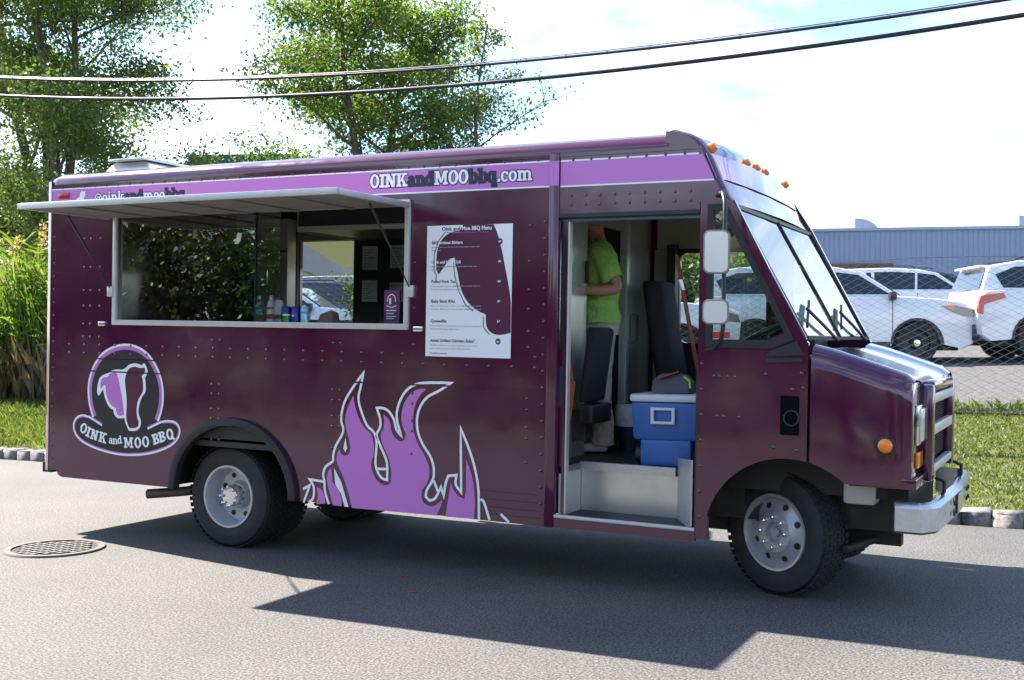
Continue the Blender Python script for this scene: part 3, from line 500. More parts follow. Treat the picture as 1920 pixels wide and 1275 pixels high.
    b=MB(); b.v=[(1.19,-.80,1.22),(1.19,.80,1.22),(.54,.68,1.662),(.54,-.68,1.662)]; b.v=[(x+.012,y,z+.014) for x,y,z in b.v]; b.f=[(0,1,2,3)]; b.build('windshield',CARGLASS,root)
    b=MB(); b.v=[(-2.40,-.76,1.26),(-2.40,.76,1.26),(-2.245,.68,1.64),(-2.245,-.68,1.64)]; b.f=[(0,1,2,3)]; b.build('rear_window',CARGLASS,root)
    MB().box(2.42,2.50,-.80,.80,.34,.60).build('front_bumper',BLACKP,root,bevel=.02); MB().box(-2.53,-2.42,-.86,.86,.34,.62).build('rear_bumper',BLACKP,root,bevel=.02); MB().box(2.455,2.485,-.5,.5,.66,.88).build('grille',BLACKP,root)
    MB().box(-2.2,2.2,-.8,.8,.24,.34).build('underbody',BLACKR,root); MB().box(-2.36,-2.15,-.64,.64,1.655,1.695).build('spoiler',paint,root,bevel=.012)
    return root
def place(u,Z,az,label,paint,group=None):
    q=at(u,Z); make_suv(label,paint,(q[0],q[1],zg(q[0],q[1])),rad(az),group)
place(1548,21.5,22,'white SUV behind the fence with amber headlight corner, nose towards the other SUV\'s tail',CARW)
place(2055,21.0,24,'white SUV beyond the truck bumper showing its red tail light',CARW)
place(1700,28.5,24,'white car in the second row, mostly hidden between the two white SUVs',CARW)
place(1130,21.5,22,'white SUV parked behind the truck cab, seen through the open door and cab windows',CARW)
place(520,25.0,22,'white SUV seen through the serving window, nearest the green bush',CARW)
place(1735,34.0,24,'dark blue car in the far row, only its roof showing above the white cars',CARB)
place(640,31.0,24,'dark blue SUV behind a white one, seen through the serving window',CARB)
# ================================================================ FOOD TRUCK (x forward, y into the truck from its near side, z up)
TR=empty('food_truck'); TR.rotation_euler=(0,RAKE,0)
tag(TR,'maroon and pink step-van food truck with raised awning and open cab door','food truck')
W=2.07; X0=-1.88; ZR=2.81
def part(mb,name,m,parent=None,**k): return mb.build(name,m,parent or TR,**k)
def rarc(cx,cz,rx,rz,a0,a1,n): return [(cx+rx*math.cos(rad(a)),cz+rz*math.sin(rad(a))) for a in rng(a0,a1,n)]
def rrect(x0,x1,z0,z1,r,n=5):
    return rarc(x1-r,z0+r,r,r,-90,0,n)+rarc(x1-r,z1-r,r,r,0,90,n)+rarc(x0+r,z1-r,r,r,90,180,n)+rarc(x0+r,z0+r,r,r,180,270,n)
SW=(-1.10,1.49,1.655,2.435)     # serving window opening
AR=rarc(.05,.415,.56,.525,180,0,17)
outer=[(X0+.06,.46),(X0+.15,.46),(X0+.17,.425),(X0+.21,.41)]+[(p[0],p[1]) for p in AR]+[(2.53,.41),(2.53,2.70),(X0+.06,2.70)]
hole=[(SW[0],SW[2]),(SW[1],SW[2]),(SW[1],SW[3]),(SW[0],SW[3])]
side=part(MB().plate(outer,[hole],0,.035),'side_panel',PAINT)
# rear corner post (rounded) and rear wall
b=MB(); pr=[(X0+.062,-.004),(X0+.02,.006),(X0,.05),(X0,.12),(X0+.062,.12)]
b.v=[(x,y,z) for z in(.455,2.74) for x,y in pr]; n=len(pr); b.f=[(i,(i+1)%n,n+(i+1)%n,n+i) for i in range(n)]+[tuple(range(n)),tuple(range(n,2*n))]
part(b,'rear_corner_post',PAINT,smooth=60)
part(MB().box(X0+.005,X0+.04,.12,W-.0,.46,2.74),'rear_wall',PAINT); part(MB().box(X0-.12,X0-.02,.1,W-.1,.42,.50),'rear_bumper',DARKM)
# cab pillar behind the door, header above the door
part(MB().box(2.532,2.60,-.012,.032,.41,2.72),'door_pillar',PAINT,bevel=.006)
cabtop=[(2.602,2.335),(3.495,2.335),(3.495,2.39),(3.66,2.39),(3.62,2.44),(3.581,2.518),(3.531,2.628),(3.50,2.695),(3.455,2.745),(3.40,2.785),(3.33,2.806),(3.28,2.812),(3.28,2.70),(2.602,2.70)]
part(MB().plate(cabtop,(),0,.035),'door_header',PAINT)
part(MB().box(2.60,3.495,.036,.060,2.30,2.333),'door_track',mat('track_metal',(.10,.12,.18),.35,.7)); part(MB().box(2.60,3.49,-.006,-.001,2.322,2.345),'drip_rail',BLACKP)
# front quarter panel with vent window
vent=[(3.545,1.545),(3.93,1.545),(4.055,1.60),(3.655,2.372),(3.545,2.372)]
CA=(4.03,.455,.475)
arcq=[p for p in rarc(CA[0],CA[1],CA[2],CA[2]+.0,165,0,25) if p[0]<4.135]
outer=[(3.50,.43),(3.575,.43)]+arcq+[(4.135,CA[1]+math.sqrt(CA[2]**2-.105**2)),(4.135,1.58),(4.115,1.60),(3.70,2.39),(3.50,2.39)]
part(MB().plate(outer,[vent],0,.035),'quarter_panel',PAINT)
vi=[(3.578,1.592),(3.905,1.592),(4.0,1.635),(3.63,2.335),(3.578,2.335)]
vf=part(MB().plate(vent,[vi],-.008,.03),'vent_window_frame',BLACKR); part(MB().plate(vi,(),.012,.016),'vent_window_glass',GLASS,vf)
part(MB().plate([(3.89,1.50),(4.11,1.515),(4.07,1.59),(3.94,1.54)],(),-.006,-.001),'vent_grille',BLACKP)
part(MB().plate([(3.90,1.465),(4.10,1.475),(4.10,1.495),(3.90,1.488)],(),-.006,-.001),'vent_slot',BLACKP)
part(MB().box(3.505,3.535,-.003,-.0008,1.0,1.01),'seam',BLACKP)
# intake with pipe
it=part(MB().plate(rrect(3.985,4.09,1.063,1.283,.008,3),(),-.004,-.001),'intake_recess',mat('recess_shade_black',(.004,.004,.005),.95,spec=.1)); part(MB().lathe([(.038,-.02),(.045,-.02),(.045,.02),(.038,.02),(.036,-.018)],20,'y',(4.05,0,1.16)),'intake_pipe',DARKM,it,smooth=40)  # flat near-black plate: the shade inside the recess is put into its colour
# roof: cove sides and crowned top
def roofsec(x,dz=0,inset=0):
    s=[(inset+.0,2.70),(inset-.004,2.735),(inset+.022,2.775),(inset+.075,2.805),(inset+.16,2.822)]
    full=s+[(W/2,2.85)]+[(W-y,z) for y,z in s[::-1]]
    return [(x,y,z+dz) for y,z in full]
b=MB(); secs=[roofsec(X0+.02,-.05,.04),roofsec(X0+.05,-.012,.01),roofsec(X0+.12)]+[roofsec(x) for x in(0.,1.5,3.30)]
n=len(secs[0])
for s_ in secs:b.v+=s_
for j in range(len(secs)-1):
    for i in range(n-1): b.f.append((j*n+i,j*n+i+1,(j+1)*n+i+1,(j+1)*n+i))
b.f.append(tuple(range(n)))
part(b,'roof',PAINT,smooth=50)
part(MB().box(X0+.1,3.50,-.007,-.001,2.695,2.712),'roof_rail',PAINT)
# front header: follows the nose profile across the width
pf=[(3.30,2.823),(3.38,2.80),(3.44,2.765),(3.49,2.71),(3.531,2.628),(3.581,2.518),(3.62,2.44),(3.665,2.375)]
b=MB(); ys=[0,.03,.12,.5,W/2,W-.5,W-.12,W-.03,W]; m_=len(ys)
for x,z in pf:
    for y in ys:
        e=min(y,W-y); cr=.028*(1-((y-W/2)/(W/2))**2)*(1 if z>2.6 else .3)
        b.v.append((x+(.02 if e>.02 else 0)+.03*(1-((y-W/2)/(W/2))**2),y,z+cr-(.015 if e<.01 else 0)))
for j in range(len(pf)-1):
    for i in range(m_-1): b.f.append((j*m_+i,j*m_+i+1,(j+1)*m_+i+1,(j+1)*m_+i))
hdr=part(b,'front_header',PAINT,smooth=40)
part(MB().box(3.655,3.70,.03,W-.03,2.352,2.374),'windshield_top_trim',BLACKP)
b=MB(); fb=[(3.515,2.665),(3.531,2.628),(3.581,2.518)]; ysb=rng(.01,W-.01,15)
for x,z in fb:
    for y in ysb: b.v.append((x+.024+.03*(1-((y-W/2)/(W/2))**2)-(.018 if min(y,W-y)<.02 else 0),y,z+.006+.028*(1-((y-W/2)/(W/2))**2)*(1 if z>2.6 else .3)))
for j in range(2):
    for i in range(14): b.f.append((j*15+i,j*15+i+1,(j+1)*15+i+1,(j+1)*15+i))
part(b,'front_pink_band',mat('glossy_pink',(.45,.17,.50),.12,0,1.0,spec=.9),smooth=40)
for i,y in enumerate((.14,.80,1.035,1.27,1.93)):
    lo=MB().lathe([(.0,.035),(.03,.03),(.042,.0),(.042,-.03)],16,'x').build('marker_light',AMBER,TR,smooth=50,loc=(3.505+.03*(1-((y-W/2)/(W/2))**2),y,2.715),rot=(0,rad(-32),0)); lo.scale=(1.2,1.1,.8)
# windshield
def ws(t,y,off=0): # t 0 bottom 1 top
    return (4.115+(3.695-4.115)*t+off*.88,y,1.60+(2.355-1.60)*t+off*.47)
for y0,y1 in((.075,W/2-.012),(W/2+.012,W-.075)):
    b=MB(); b.v=[ws(.03,y0),ws(.03,y1),ws(.98,y1),ws(.98,y0)]; b.f=[(0,1,2,3)]; part(b,'windshield_pane',WSGLASS)
for a,c in(((.02,.055),(1,.055)),((.02,W/2),(1,W/2)),((.02,W-.055),(1,W-.055))):
    part(MB().bar(ws(a[0],a[1],.004),ws(c[0],c[1],.004),.026,.014,up=(.88,0,.47)),'windshield_seal',BLACKR)
part(MB().bar(ws(.012,.05),ws(.012,W-.05),.03,.02),'windshield_bottom_seal',BLACKR)
for y0,y1,nm in((0.0,.05,'a_pillar'),(W-.05,W,'a_pillar')):
    b=MB(); p_=[(3.63,2.372),(3.70,2.372),(4.125,1.60),(4.06,1.60)]; b.plate(p_,(),y0+.001,y1); part(b,nm,PAINT,bevel=.006)
# wipers
for y in(.55,1.55):
    wp=part(MB().tube([ws(-.02,y+.25,.02),ws(.10,y,.03),ws(.22,y-.22,.03)],.010,6),'wiper_arm',BLACKP); part(MB().bar(ws(.09,y-.42,.022),ws(.28,y-.02,.022),.014,.03),'wiper_blade',BLACKR,wp)
# hood / fenders / nose
b=MB(); hw=.105
def nose(x,zt,inset,zb):
    yi=inset; s=[(yi,zb),(yi,zt-.13),(yi+.012,zt-.06),(yi+.05,zt-.015),(yi+.12,zt),(yi+.30,zt-.012),(yi+.36,zt-.03),(W/2,zt-.022)]
    return [(x,y,z) for y,z in s]+[(x,W-y,z) for y,z in s[-2::-1]]
za=lambda x:max(.812,CA[1]+math.sqrt(max(CA[2]**2-(x-CA[0])**2,0)))
st=[(x,z,.004,za(x)) for x,z in((4.15,1.575),(4.20,1.563),(4.25,1.551),(4.30,1.536),(4.345,1.522))]+[(4.40,1.505,.006,.812),(4.55,1.455,.012,.812),(4.64,1.425,.024,.812),(4.685,1.39,.045,.815)]
secs=[nose(*s_) for s_ in st]; n=len(secs[0])
# fender bottom follows the arch
for s_ in secs: b.v+=s_
for j in range(len(secs)-1):
    for i in range(n-1): b.f.append((j*n+i,(j+1)*n+i,(j+1)*n+i+1,j*n+i+1))
part(b,'hood',PAINT,smooth=48)
# arch strip of the fender (between seam and straight lower edge)
# front fender faces with headlights, skirt lip
for s in(0,1):
    f=(lambda y:y) if s==0 else (lambda y:W-y)
    def bx(x0,x1,y0,y1,z0,z1): a,c=sorted((f(y0),f(y1))); return MB().box(x0,x1,a,c,z0,z1)
    ff=part(bx(4.640,4.683,.05,.50,.83,1.375),'fender_face',PAINT,bevel=.01)
    hl=part(bx(4.684,4.705,.16,.44,1.03,1.25),'headlight_bezel',CHROME,bevel=.006); part(bx(4.7055,4.718,.18,.42,1.05,1.23),'headlight',LENS,hl,bevel=.004)
    part(bx(4.684,4.70,.19,.40,.90,.985),'turn_signal',AMBER,bevel=.004)
    part(bx(4.66,4.745,.46,.55,.80,1.355),'grille_side',PAINT,bevel=.02)
    part(bx(4.20+.16,4.715,.025,.52,.80,.86),'fender_lip',PAINT,bevel=.008)
sm=part(MB().lathe([(.055,.002),(.055,-.010),(.04,-.014)],24,'y',(4.555,.006,1.034)),'side_marker_bezel',BLACKR,smooth=30); part(MB().lathe([(.04,-.012),(.034,-.022),(0,-.026)],24,'y',(4.555,.006,1.034)),'side_marker_lens',AMBER,sm,smooth=60)
part(MB().box(4.66,4.742,.55,W-.55,1.31,1.372),'hood_lip',PAINT,bevel=.02)
gr=part(MB().box(4.64,4.66,.55,W-.55,.78,1.31),'grille_backing',BLACKR)
for z0,z1 in((1.245,1.30),(1.06,1.12),(.84,.885)): part(MB().box(4.70,4.74,.551,W-.551,z0,z1),'grille_bar',ALU,gr,bevel=.005)
b=MB()
for z in rng(.90,1.23,22): b.box(4.675,4.69,.56,W-.56,z,z+.006)
o=part(b,'grille_fin',DARKM,gr); o['kind']='stuff'
# front bumper wrapping round the corner
bp=[(4.60,.06),(4.74,.055),(4.80,.16),(4.83,W/2),(4.80,W-.16),(4.74,W-.055),(4.60,W-.06)]
b=MB(); k=len(bp)
for off,zs in((0,(.555,.735)),):
    prof=[(0,.560),(.02,.575),(.02,.70),(0,.722),(-.03,.728),(-.03,.556)]
    ctr=Vector((4.3,W/2))
    for x,y in bp:
        d=(Vector((x,y))-ctr).normalized()
        if abs(y-W/2)>.9: d=Vector((0.25,math.copysign(1,y-W/2))).normalized() if x<4.78 else Vector((.8,math.copysign(.6,y-W/2)))
        else: d=Vector((1,0))
        for o_,z in prof: b.v.append((x+d.x*o_,y+d.y*o_,z))
q=len(prof)
for j in range(k-1):
    for i in range(q): b.f.append((j*q+i,j*q+(i+1)%q,(j+1)*q+(i+1)%q,(j+1)*q+i))
b.f+= [tuple(range(q)),tuple(range((k-1)*q,k*q))]
bu=part(b,'front_bumper',BUMPERM,smooth=35)
for y in(.62,.72,1.35,1.45):
    for z in(.61,.67): part(MB().lathe([(.014,0),(.012,.012),(0,.014)],8,'x',(4.845,y,z)),'bumper_bolt',DARKM,bu)
part(MB().box(4.853,4.858,.78,1.08,.59,.70),'number_plate',mat('plate_yellow',(.62,.58,.30),.5,noise=(8,.6,(.35,.3,.2))),bu)
for y in(.55,1.52): part(MB().tube([(4.75,y,.82),(4.80,y,.80),(4.80,y,.74),(4.77,y,.70)],.012,6),'hood_latch',BLACKR)
# chassis
part(MB().box(X0+.1,4.56,.62,.72,.39,.51),'frame_rail',DARKM); part(MB().box(X0+.1,4.56,W-.72,W-.62,.39,.51),'frame_rail',DARKM)
part(MB().box(X0+.05,3.5,.42,W-.08,.58,.70),'floor_pan',DARKM); part(MB().box(3.45,4.62,.45,W-.45,.50,.90),'engine_block',DARKM)
part(MB().tube([(-.07,.2,.375),(-.07,W-.2,.375)],.06,12),'rear_axle',DARKM); part(MB().tube([(-.07,W/2-.15,.375),(-.07,W/2+.15,.375)],.16,14),'differential',DARKM); part(MB().tube([(3.93,.4,.42),(3.93,W-.4,.42)],.045,12),'front_axle',DARKM)
part(MB().box(3.60,4.52,.33,.345,.70,.98),'inner_fender',BLACKR); part(MB().box(-.55,.65,.60,.615,.42,.98),'inner_arch',BLACKR); part(MB().box(-.56,.66,.04,.599,.945,.985),'wheel_well_top',BLACKR); part(MB().box(-.62,-.57,.04,.6,.42,.98),'wheel_well_end',BLACKR)
part(MB().box(4.28,4.46,.30,.52,.66,.80),'washer_bottle',mat('white_plastic',(.55,.55,.52),.5),bevel=.02)
part(MB().tube([(-.83,.07,.335),(-.6,.15,.36),(-.3,.35,.40),(.9,.5,.42)],.036,12),'exhaust_pipe',mat('rusty_pipe',(.09,.075,.07),.6,.5,noise=(12,.6,(.16,.10,.07))),smooth=50)
part(MB().tube([(4.30,.30,.40),(4.42,.6,.42),(4.42,W-.6,.42)],.022,8),'sway_bar',DARKM)
# wheel arch flares
for y0,y1 in((-.035,.03),(W-.03,W+.035)):
    ou=rarc(.05,.412,.585,.55,180,0,25); inn=rarc(.05,.412,.525,.49,0,180,25); part(MB().plate(ou+inn,(),y0,y1),'arch_flare',BLACKR,bevel=.012,smooth=45)
# ---------------------------------------------------------------- wheels
TRE=mat('tyre_tread',(.013,.013,.014),.85)
def wheel(cx,cy,cz,dish,steer=0,out=-1,R=.372,wd=.225):
    b=MB(); h=wd/2
    prof=[(.225,-h+.012),(.27,-h-.004),(.315,-h),(.35,-h+.012),(R-.008,-h+.035),(R,-h+.06),(R,h-.06),(R-.008,h-.035),(.35,h-.012),(.27,h),(.225,h-.012)]
    b.lathe(prof,48,'y'); t=b.build('wheel',RUBBER,TR,smooth=38,loc=(cx,cy,cz),rot=(0,0,steer if out<0 else math.pi+steer))
    tb=MB()
    for k in range(52):
        a=2*math.pi*k/52
        for j,yy in enumerate((-.085,-.05,-.015,.02,.055,.09)):
            aa=a+(.06 if j%2 else 0); c,s=math.cos(aa),math.sin(aa); tg=(-s,c)
            P=[]
            for rr in(R-.004,R+.0035):
                for da,dy in((-.015,-.0145),(.015,-.0145),(.017,.0145),(-.013,.0145)): P.append((rr*c+tg[0]*da,yy+dy,rr*s+tg[1]*da))
            tb.add(P,[(4,5,6,7),(0,1,5,4),(1,2,6,5),(2,3,7,6),(3,0,4,7)])
    o=tb.build('tread',TRE,t); o['kind']='stuff'
    rb=MB(); f=-h+.008
    if dish: pr=[(.232,f+.01),(.228,f-.008),(.212,f-.006),(.206,f+.012),(.200,f+.05),(.188,f+.085),(.182,f+.125),(.105,f+.135),(.085,f+.09),(.0,f+.09)]
    else: pr=[(.232,f+.01),(.228,f-.010),(.214,f-.008),(.207,f+.010),(.200,f+.04),(.150,f+.022),(.122,f+.004),(.118,f-.004),(.062,f-.004),(.058,f+.03),(.0,f+.03)]
    rb.lathe(pr,40,'y'); rb.build('rim',RIMM,t,smooth=40)
    zf=f+.131 if dish else f+.03
    rh=.150 if dish else .163; hs=.020
    for k in range(8):
        a=2*math.pi*(k+.5)/8
        MB().lathe([(hs,-.002),(0,-.002)],14,'y').build('hand_hole',BLACKR,t,loc=(rh*math.cos(a),(f+.127 if dish else f+.0265),rh*math.sin(a)),rot=(0,0,0) if dish else (rad(-20)*math.sin(a),0,rad(20)*math.cos(a)))
    hb=MB()
    if dish: hb.lathe([(.082,f+.09),(.078,f+.03),(.066,f+.012),(0,f+.008)],24,'y')
    else: hb.lathe([(.030,f+.03),(.028,f+.005),(0,f+.002)],20,'y')
    hb.build('hub',CHROME if dish else RIMM,t,smooth=40)
    rl=.095 if dish else .09; yl=f+.10 if dish else f-.004
    for k in range(8):
        a=2*math.pi*k/8; MB().lathe([(.012,0),(.012,-.022),(.006,-.026),(0,-.026)],6,'y').build('lug_nut',CHROME,t,loc=(rl*math.cos(a)*(.72 if dish else 1),yl-(.09 if dish else 0),rl*math.sin(a)*(.72 if dish else 1)))
    return t
zfr=lambda x,R=.375:R/math.cos(RAKE)+x*math.tan(RAKE)
wheel(-.07,.205,zfr(-.07),True); wheel(-.07,.465,zfr(-.07),False); wheel(-.07,W-.205,zfr(-.07),True,out=1); wheel(-.07,W-.465,zfr(-.07),False,out=1)
wheel(3.92,.455,zfr(3.92),False,steer=rad(-26)); wheel(3.92,W-.455,zfr(3.92),False,steer=rad(-24),out=1)
# ---------------------------------------------------------------- serving window, awning
sf=part(MB().plate([(SW[0]-.035,SW[2]-.04),(SW[1]+.035,SW[2]-.04),(SW[1]+.035,SW[3]+.03),(SW[0]-.035,SW[3]+.03)],[hole],-.022,.05),'window_frame',ALU,bevel=.004)
part(MB().box(SW[0],.215,.010,.015,SW[2],SW[3]),'sliding_glass',GLASS,sf); part(MB().box(.03,.43,.025,.030,SW[2],SW[3]),'sliding_glass',GLASS,sf)
part(MB().box(.212,.220,.0155,.0245,SW[2],SW[3]),'glass_edge_trim',BLACKR,sf)
bird=[(0,.3),(.15,.45),(.35,.5),(.42,.85),(.55,.98),(.72,.92),(.95,.95),(.85,.75),(.95,.62),(.82,.55),(.78,.3),(.6,.08),(.35,.0),(.1,.08),(.3,.18)]
part(MB().flat([(.02+.085*x,2.21+.085*z) for x,z in bird],.0085),'bird_decal',WHITEV,sf)
AX=(-1.19,1.53); AY=-.844; AZ=2.412
AWU=mat('awning_underside',(.27,.245,.22),.6,.15,noise=(5,.5,(.18,.16,.145)))
aw=part(MB().box(AX[0]+.02,AX[1]-.02,AY+.02,-.035,AZ+.018,AZ+.034),'awning',AWU)
for nm,q in(('awning_front_edge',(AX[0],AX[1],AY,AY+.03,AZ+.004,AZ+.044)),('awning_side_edge',(AX[0],AX[0]+.03,AY+.031,-.03,AZ+.006,AZ+.043)),('awning_side_edge',(AX[1]-.03,AX[1],AY+.031,-.03,AZ+.006,AZ+.043)),('awning_hinge',(AX[0],AX[1],-.029,-.004,AZ+.02,AZ+.062))): part(MB().box(*q),nm,ALU,aw,bevel=.003)
for x in rng(AX[0]+.45,AX[1]-.45,5): part(MB().box(x-.02,x+.02,AY+.032,-.031,AZ+.008,AZ+.0175),'awning_rib',AWU,aw)
for xa,xb in((-1.13,-1.151),(1.50,1.537)):
    s_=part(MB().tube([(xa,-.45,AZ-.01),(xb,-.03,1.90)],.005,8),'gas_strut',BLACKP); part(MB().tube([Vector((xa,-.45,AZ-.01)).lerp(Vector((xb,-.03,1.90)),t) for t in(.0,.45)],.008,8),'strut_cylinder',BLACKP,s_)
    part(MB().box(xb-.03,xb+.03,-.03,-.001,1.83,1.91),'strut_bracket',ALU,bevel=.006)
for x in(-1.246,1.60): part(MB().box(x-.035,x+.035,-.018,-.001,1.605,1.64),'latch',CHROME,bevel=.005)
# door opened (slid back), its edge showing
dr=part(MB().plate([(2.45,.50),(2.648,.50),(2.648,2.30),(2.45,2.30)],[rrect(2.46,2.612,1.50,2.24,.05)],.045,.075),'sliding_door',PAINT)
part(MB().plate(rrect(2.455,2.625,1.485,2.255,.055),[rrect(2.47,2.600,1.51,2.23,.045)],.038,.044),'door_window_seal',BLACKR,dr); part(MB().box(2.645,2.656,.040,.080,.50,2.30),'door_edge_trim',ALU,dr); part(MB().plate(rrect(2.585,2.625,1.15,1.40,.018),(),.036,.044),'door_handle_recess',mat('handle_plastic',(.03,.035,.07),.3),dr)
part(MB().box(2.615,2.632,.10,.115,1.60,2.24),'belt_webbing',BELT); part(MB().box(2.60,2.64,.085,.12,1.44,1.62),'belt_retractor',BLACKP)
# rub rails
for z in(1.353,1.256): part(MB().box(X0+.10,2.529,-.007,-.001,z-.0045,z+.0045),'rub_rail',PAINT)
for z in(.60,.55,.50,.455): part(MB().box(.70,2.50,-.0015,-.0003,z,z+.003),'skirt_groove',BLACKV)
b=MB()
def riv(x,z,y=-.001): b.lathe([(.011,0),(.0085,-.0045),(.0,-.0065)],6,'y',(x,y,z))
for x in rng(-1.7,3.40,44): riv(x,2.685 if x<2.5 else 2.675)
for x in rng(-1.6,2.45,26):
    for z in(1.395,1.46):
        if not(1.62<x<2.31 and z>1.43): riv(x,z)
for x in(-1.45,-1.38,-1.28,-.15,-.08,.92,.98,1.56,2.40):
    for z in(2.28,2.06,1.88,1.76,1.62,1.52,1.20,1.13,1.02,.95,.80): 
        if not(SW[0]-.06<x<SW[1]+.06 and z>1.58) and not (1.6<x<2.3 and z>1.4) and not(x<-.4 and z<1.45): riv(x,z)
for x in rng(2.68,3.44,9):
    for z in(2.40,2.455): riv(x,z)
for z in rng(.55,2.3,18): riv(X0+.10,z); riv(2.505,z)
for z in rng(.56,1.45,7): riv(3.525,z)
for x,z in[(3.6,1.38),(3.63,1.38),(3.68,1.38),(3.72,1.38),(3.9,1.40),(4.1,1.41),(3.62,1.15),(3.66,1.15),(3.75,1.15),(4.11,1.33),(4.05,1.32),(4.08,.98),(3.95,.99)]: riv(x,z)
o=part(b,'rivets',PAINT,smooth=60); o['kind']='stuff'
# roof vent hood
vh=part(MB().add([(-1.58,.28,2.815),(-.92,.28,2.815),(-.92,.95,2.835),(-1.58,.95,2.835),(-1.52,.36,2.925),(-1.20,.36,2.925),(-1.20,.9,2.925),(-1.52,.9,2.925)],[(0,1,5,4),(1,2,6,5),(2,3,7,6),(3,0,4,7),(4,5,6,7)]),'roof_vent',STEEL,bevel=.01)
part(MB().box(-1.56,-1.17,.32,.94,2.926,2.95),'vent_cap',CHROME,vh,bevel=.01)
part(MB().box(-.2,.3,.9,1.4,2.84,2.95),'roof_hatch',ALU,bevel=.02)
# mirrors on a bent arm
part(MB().tube([(3.60,-.005,2.42),(3.66,-.10,2.425),(3.70,-.19,2.36),(3.705,-.20,2.20),(3.705,-.20,1.66),(3.69,-.19,1.58),(3.62,-.08,1.535),(3.555,-.004,1.53)],.0125,8),'mirror_arm',BLACKP,smooth=60)
for z0,z1 in((1.957,2.20),(1.675,1.815)):
    mo=MB(); P=rrect(-.072,.072,z0,z1,.035); mo.plate(P,(),-.035,.0); mh_=part(mo,'mirror',mat('mirror_shell',(.20,.20,.20),.4),bevel=.012); mh_.location=(3.665,-.205,0); mh_.rotation_euler=(0,0,rad(10))
    fm=MB().plate(rrect(-.064,.064,z0+.009,z1-.009,.03),(),-.038,-.0355).build('mirror_glass',mat('mirror_back_plate',(.80,.79,.76),.22,.3),mh_)
part(MB().plate([(3.585,1.598),(3.685,1.598),(3.685,1.635),(3.585,1.635)],(),.0085,.0105),'red_sticker',mat('red_sticker',(.55,.03,.03),.5))
# far side of the body
fh=[(-.933,1.69),(-.322,1.69),(-.322,2.40),(-.933,2.40)]
fouter=[(X0+.06,.46),(-.5,.41)]+[(p[0],p[1]) for p in AR]+[(2.45,.41),(2.45,2.70),(X0+.06,2.70)]
part(MB().plate(fouter,[fh],W-.035,W),'far_side_panel',PAINT)
part(MB().plate([(2.452,.43),(3.575,.43)]+arcq+[(4.135,.92),(4.135,1.58),(3.70,2.39),(3.50,2.70),(2.452,2.70)],[rrect(2.70,3.38,1.55,2.24,.06),vi],W-.035,W),'far_cab_side',PAINT)
part(MB().plate(rrect(2.68,3.40,1.53,2.26,.07),[rrect(2.70,3.38,1.55,2.24,.06)],W-.06,W-.036),'far_window_seal',BLACKR); part(MB().box(2.70,3.38,W-.02,W-.016,1.55,2.24),'far_window_glass',GLASS); part(MB().plate(vi,(),W-.02,W-.016),'far_vent_glass',GLASS)
part(MB().add([(-1.0,W+.002,2.43),(.6,W+.002,2.43),(.6,W+.75,2.20),(-1.0,W+.75,2.20),(-1.0,W+.002,2.46),(.6,W+.002,2.46),(.6,W+.75,2.23),(-1.0,W+.75,2.23)],[(0,1,2,3),(4,5,6,7),(0,1,5,4),(1,2,6,5),(2,3,7,6),(3,0,4,7)]),'far_hatch',STEEL)
# ---------------------------------------------------------------- interior
FL=.78
part(MB().box(X0+.05,2.62,.04,W-.04,FL-.04,FL),'kitchen_floor',DARKIN); part(MB().box(2.621,3.75,.37,W-.04,FL-.04,FL),'cab_floor',DARKIN)
part(MB().box(X0+.06,3.4,.06,W-.06,2.66,2.675),'ceiling',INNER)
part(MB().box(X0+.06,-.94,W-.075,W-.04,FL,2.65),'back_wall_panel',DARKIN); part(MB().box(-.315,2.44,W-.075,W-.04,FL,2.65),'back_wall_panel',DARKIN); part(MB().box(-.94,-.315,W-.075,W-.04,FL,1.685),'back_wall_panel',INNER); part(MB().box(-.94,-.315,W-.075,W-.04,2.405,2.65),'back_wall_panel',INNER)  # rearmost panel coloured dark to stand for shade behind the glass
part(MB().box(X0+.06,-.2,1.25,W-.08,FL,1.62),'rear_counter',STEEL); fr=part(MB().box(-1.30,-.945,1.86,W-.08,1.63,2.60),'refrigerator',mat('fridge_steel',(.55,.55,.52),.35,.35),bevel=.01)
part(MB().box(-1.29,-.95,1.854,1.859,2.30,2.312),'fridge_gap',BLACKR,fr); part(MB().tube([(-1.15,1.858,1.98),(-1.15,1.83,1.99),(-1.15,1.83,2.13),(-1.15,1.858,2.14)],.008,6),'fridge_handle',CHROME,fr)
part(MB().box(-.18,1.62,1.02,W-.08,2.40,2.655),'exhaust_hood',DARKIN); part(MB().box(-.19,-.181,1.02,W-.08,2.39,2.655),'hood_end_trim',ALU); part(MB().box(-.18,1.62,1.005,1.019,2.39,2.43),'hood_lip',ALU)
part(MB().box(SW[0]-.2,SW[1]+.2,.055,.40,1.60,1.645),'service_counter',STEEL,bevel=.004); part(MB().box(-.15,1.62,1.30,W-.08,FL,1.55),'cooking_line',STEEL)
part(MB().box(X0+.07,2.45,.036,.042,.80,1.595),'inner_side_lining',DARKIN)
